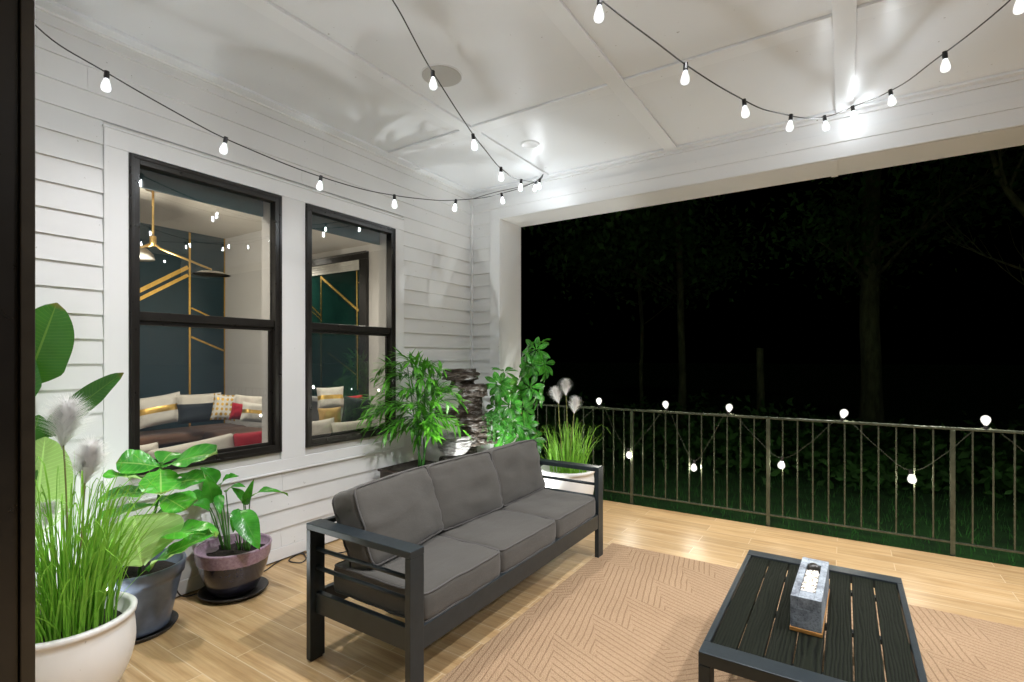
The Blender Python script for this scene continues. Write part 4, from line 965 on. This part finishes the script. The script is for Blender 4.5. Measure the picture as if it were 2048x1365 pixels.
# pendant lamp
jn = on_x(306, 486, -2.1)
pn = root('pendant_lamp', 'brass pendant lamp with three thin arms and dome shades', 'lamp', (jn.x, jn.y, ZI))
mb = MB(); mb.tube([jn, V((jn.x, jn.y, ZI))], .011, 8); mb.tube([jn - V((0, 0, .03)), jn + V((0, 0, .06))], .028, 10); mb.lathe([(.06, -.02), (.06, 0)], (jn.x, jn.y, ZI), 20); part('rod', mb, M['brass'], pn, smooth=True)
L = bpy.data.lights.new('pendant_glow', 'POINT'); L.energy = 55; L.color = (1.0, .93, .80); L.shadow_soft_size = .08; lo = bpy.data.objects.new('pendant_glow', L); COL.objects.link(lo); lo.parent = pn; lo.location = (.1, -.2, jn.z - ZI - .35)
for e, rr in ((on_x(272, 503, -2.25), .15), (on_x(423, 546, -1.75), .165), (jn + V((.1, -.75, -.30)), .17)):
    mb = MB(); k_ = jn.lerp(e, .12) - V((0, 0, .0)); mb.tube([jn, k_ + V((0, 0, -.02)), e + V((0, 0, .03))], .010, 8); arm = part('arm', mb, M['brass'], pn, smooth=True)
    hz = .085 if rr != .165 else .02
    part('shade', MB().lathe([(rr, -.07 if rr != .165 else -.02), (rr * .92, -.02), (rr * .6, hz * .35), (.02, hz * .5)], e, 28), M['shade'], arm, smooth=True)
    part('bulb', MB().lathe([(.01, -.052 if rr != .165 else -.014), (rr * .5, -.052 if rr != .165 else -.014), (rr * .5, -.049 if rr != .165 else -.0115), (.01, -.049 if rr != .165 else -.0115)], e, 28), M['lampdisc'], arm)

for x, y in ((-.95, 4.1), (-.85, .9), (-3.9, 4.4)):  # fill lights added out of view to brighten the room
    L = bpy.data.lights.new('room_fill_lamp', 'SPOT'); L.energy = 150; L.spot_size = math.radians(160); L.spot_blend = .6; L.color = (1.0, .92, .80); L.shadow_soft_size = .10
    c = V((x, y, ZI)); r = root('room_fill_light', 'small round fill downlight added out of view in the room ceiling', 'downlight', c, group='added room fill lights'); part('lens', MB().lathe([(.0, .0), (.06, -.004), (.06, .0)], c, 24), M['lampdisc'], r)
    lo = bpy.data.objects.new('room_fill_lamp', L); COL.objects.link(lo); lo.parent = r; lo.location = (0, 0, -.03)
# corner banquette sofa
bq = root('corner_banquette', 'brown suede U shaped banquette seat inside the room', 'sofa', (-2, 2.5, ZF))
T = Matrix.Translation((-3.29, 1.9, .52)); part('seat', pad(MB(), T, .60, 3.5, .12, .04, .1, 10, 3, .006), M['suede'], bq, smooth=True)
T = Matrix.Translation((-2.30, 3.38, .52)); part('seat', pad(MB(), T, 1.36, .58, .12, .04, .1, 10, 5, .006), M['suede'], bq, smooth=True)
T = Matrix.Translation((-.58, 2.1, .52)); part('seat', pad(MB(), T, .58, 3.6, .12, .04, .1, 10, 6, .006), M['navyfab'], bq, smooth=True)
mb = MB(); mb.box((XA + .002, .1, ZF), (-3.02, 3.67, .459)); mb.box((-3.0195, 3.10, ZF), (-1.62, 3.67, .459)); mb.box((-.86, .3, ZF), (-.14, 3.9, .459)); part('base', mb, M['navyfab'], bq, bevel=.01)
def cushion(label, u, v, d, wpx, hpx, m, roll=0.0, yaw=None, lean=.25, t=.13, nm='throw_cushion', grp=None):
    c_ = pix(u, v, d); w, h = wpx * d / FPX, hpx * d / FPX; n = 14
    f = (CAM - c_); f.z = 0; f.normalize()
    if yaw is not None: f = V((math.cos(yaw), math.sin(yaw), 0))
    R_ = Matrix((( -f.y * -1 * -1, 0, 0), (0, 0, 0), (0, 0, 0)))
    sx = UP.cross(f); 
    f2 = (f + UP * lean).normalized(); up_ = f2.cross(sx) * 1.0
    up_ = (UP - f2 * UP.dot(f2)).normalized(); sx = up_.cross(f2)
    a, b = math.cos(roll), math.sin(roll); e1 = sx * a + up_ * b; e2 = up_ * a - sx * b
    mb = MB(); sd = uni(0, 90)
    for sgn in (1, -1):
        rows = []; uvs = []
        for i in range(n + 1):
            y = -1 + 2 * i / n; row = []; uv = []
            for j in range(n + 1):
                x = -1 + 2 * j / n; th = max(0, (1 - x ** 4) * (1 - y ** 4)) ** .55
                px_ = x * (1 - .07 * (1 - y * y)); py_ = y * (1 - .07 * (1 - x * x))
                row.append(c_ + e1 * (px_ * w / 2) + e2 * (py_ * h / 2) + f2 * (sgn * t * .5 * th + .010 * noise.noise(V((x * 2.5, y * 2.5, sd))) * th)); uv.append(((x + 1) / 2, (y + 1) / 2))
            rows.append(row if sgn > 0 else row[::-1]); uvs.append(uv if sgn > 0 else uv[::-1])
        mb.strip(rows, uvs)
    return solo(nm, mb, M[m], label, 'cushion', group=grp or 'cushions on the banquette', smooth=True)
cushion('white cushion with gold band beside the left window frame', 318, 821, 5.8, 82, 62, 'band', .16)
cushion('white cushion peeking out behind the dark navy cushion', 399, 812, 5.95, 78, 50, 'whitefab', .03)
cushion('dark navy cushion leaning in front of the white one', 401, 826, 5.75, 80, 40, 'navyfab', .03, t=.16)
cushion('white cushion with gold dots in the banquette corner', 449, 815, 5.75, 44, 54, 'dots', -.12)
cushion('small tilted red cushion beside the dotted cushion', 481, 824, 5.3, 36, 34, 'redfab', -.18)
cushion('white cushion with gold band behind the small red cushion', 512, 826, 5.2, 54, 40, 'band', -.15)
cushion('plain white cushion at the back right of the left window', 502, 812, 5.5, 60, 42, 'whitefab', -.1)
cushion('navy cushion at the far left of the banquette', 274, 832, 6.0, 44, 56, 'navyfab', .1)
cushion('white cushion at the lower left corner of the left window', 291, 915, 3.75, 48, 54, 'whitefab', .1)
cushion('wide white cushion along the bottom of the left window', 390, 912, 3.8, 158, 60, 'whitefab', .16, t=.2)
cushion('large red cushion at the lower right of the left window', 512, 890, 4.0, 84, 56, 'redfab', .08, t=.16)
cushion('gold satin cushion at the left of the right window', 660, 838, 4.85, 44, 46, 'goldfab', .05)
cushion('white cushion at the lower left of the right window', 642, 868, 4.45, 58, 58, 'whitefab', .12)
cushion('dark navy cushion standing in the right window', 712, 826, 4.9, 54, 64, 'navyfab', -.12)
cushion('white cushion at the lower middle of the right window', 706, 868, 4.45, 80, 54, 'whitefab', .08)
cushion('pale gold banded cushion modelled as a reflection in the inner window', 661, 796, 6.3, 52, 44, 'band', .04)  # solid cushion modelled where the pane shows a reflected one
cushion('red cushion below the inner window at its right side', 709, 806, 6.3, 34, 30, 'redfab', .1)

# ================================================================== TREES, UNDERGROWTH
def tree(label, u, vbase, d, wpx, hgt, fork, seed, lean=0.0, crown=True, group='trees beyond the lawn', top_scale=.55):
    random.seed(seed); b = pix(u, vbase, d); b.z = -.6; r0 = wpx * .5 * d / FPX
    r = root('tree', label, 'tree', b, group=group); mb = MB(); ends = []
    pth = [b + V((lean * h * h / hgt + .10 * noise.noise(V((h * .5, seed, 0))), .1 * noise.noise(V((h * .5, 0, seed))), h)) for h in [fork * i / 10 for i in range(11)]]
    mb.tube(pth, [r0 * (1.5 if i == 0 else 1.12 if i == 1 else 1 - .2 * i / 10) for i in range(11)], 12)
    def limb(p, dr, L, rad, lv):
        pts = [p]; q = dr.copy()
        for i in range(6): q = (q + V((uni(-.14, .14), uni(-.14, .14), uni(-.03, .09)))).normalized(); pts.append(pts[-1] + q * L / 6)
        mb.tube(pts, [rad * (1 - .75 * i / 6) for i in range(7)], 7 if lv < 2 else 5); ends.append(pts[-1]); ends.append(pts[4])
        if lv < 3:
            for k in range(3): i = random.choice((2, 3, 4, 5)); dd = (q + V((uni(-.8, .8), uni(-.8, .8), uni(-.1, .5)))).normalized(); limb(pts[i], dd, L * uni(.5, .7), rad * .45, lv + 1)
    top = pth[-1]
    for sx in ((-.42, .38) if hgt > 3.5 else ()): limb(top - V((0, 0, r0 * .4)), V((sx + uni(-.08, .08), uni(-.2, .2), 1)).normalized(), (hgt - fork) * .7, r0 * .68, 0)
    for k in range(4 if hgt > 3.5 else 0): i = random.choice((5, 6, 7, 8)); a = uni(0, 6.28); limb(pth[i], V((math.cos(a), math.sin(a), uni(.2, .7))).normalized(), hgt * .2, r0 * .22, 1)
    part('trunk', mb, M['bark'], r, smooth=True)
    if crown:
        cm = MB()
        for e in ends:
            for _ in range(26):
                p = e + V((random.gauss(0, .55), random.gauss(0, .55), random.gauss(0, .4))); s_ = uni(.06, .13); o1 = V((uni(-1, 1), uni(-1, 1), uni(-1, 1))).normalized(); o2 = o1.orthogonal().normalized(); k = len(cm.v)
                cm.v += [p - o1 * s_, p + o2 * s_ * .5, p + o1 * s_, p - o2 * s_ * .5]; cm.face((k, k + 1, k + 2, k + 3))
        part('crown', cm, M['crown'], r)
tree('forked tree with two upright limbs behind the railing at the right', 1742, 800, 12.5, 38, 12, 6.6, 3)
tree('slender tree trunk behind the railing left of the middle', 1366, 800, 14, 15, 12, 7.5, 8, -.06)
tree('very thin tree nearest the schefflera beyond the lawn', 1284, 800, 15, 8, 10, 6.0, 14, -.05)
tree('short broken trunk stump in the middle of the dark wood', 1520, 800, 13, 17, 3.0, 2.3, 21, 0, False)
tree('bare branched tree at the right edge of the opening', 2075, 800, 9.5, 26, 8, 4.5, 30, 0, False)
random.seed(99)
mb = MB()
for i in range(520):
    x, y = uni(-9, 12), uni(9.5, 14.5); h = uni(.25, 1.3) * (.7 + .6 * noise.noise(V((x * .4, y * .4, 0))))
    for _ in range(26):
        p = V((x + random.gauss(0, .35), y + random.gauss(0, .35), -.6 + h * rnd() ** .7)); s_ = uni(.05, .12); o1 = V((uni(-1, 1), uni(-1, 1), uni(-.3, 1))).normalized(); o2 = o1.orthogonal().normalized(); k = len(mb.v)
        mb.v += [p - o1 * s_, p + o2 * s_ * .5, p + o1 * s_, p - o2 * s_ * .5]; mb.face((k, k + 1, k + 2, k + 3))
solo('undergrowth', mb, M['crown'], kind='stuff', label='dark leafy undergrowth at the far edge of the lawn', cat='undergrowth')

# ================================================================== CAMERA, WORLD, RENDER
cam = bpy.data.cameras.new('camera'); co = bpy.data.objects.new('camera', cam); COL.objects.link(co)
co.location = CAM; co.rotation_euler = (math.pi / 2, 0, TH); cam.sensor_width = 36; cam.lens = 36 * FPX / 2048; cam.shift_y = 33.5 / 2048; cam.clip_start = .05; cam.clip_end = 500
sc.camera = co
w = bpy.data.worlds.new('World'); sc.world = w; w.use_nodes = True
bg = w.node_tree.nodes['Background']; sk = w.node_tree.nodes.new('ShaderNodeTexSky'); sk.sky_type = 'NISHITA'; sk.sun_disc = False; sk.sun_elevation = math.radians(-5); sk.sun_rotation = math.radians(120)
w.node_tree.links.new(sk.outputs[0], bg.inputs['Color']); bg.inputs['Strength'].default_value = .003
sn = bpy.data.lights.new('yard_fill', 'SUN'); sn.energy = .022; sn.angle = math.radians(.5); sn.color = (.85, 1.0, .75); so_ = bpy.data.objects.new('yard_fill', sn); COL.objects.link(so_); so_.rotation_euler = V((.25, -.8, .50)).to_track_quat('Z', 'Y').to_euler()  # weak greenish sun lamp added to lift the trees and lawn
sc.view_settings.view_transform = 'Standard'; sc.view_settings.look = 'None'; sc.view_settings.exposure = 0
cy = sc.cycles; cy.use_denoising = True; cy.max_bounces = 8; cy.diffuse_bounces = 4; cy.glossy_bounces = 4; cy.transparent_max_bounces = 10; cy.transmission_bounces = 4; cy.sample_clamp_indirect = 6; cy.caustics_reflective = False; cy.caustics_refractive = False
try: cy.use_light_tree = True
except Exception: pass
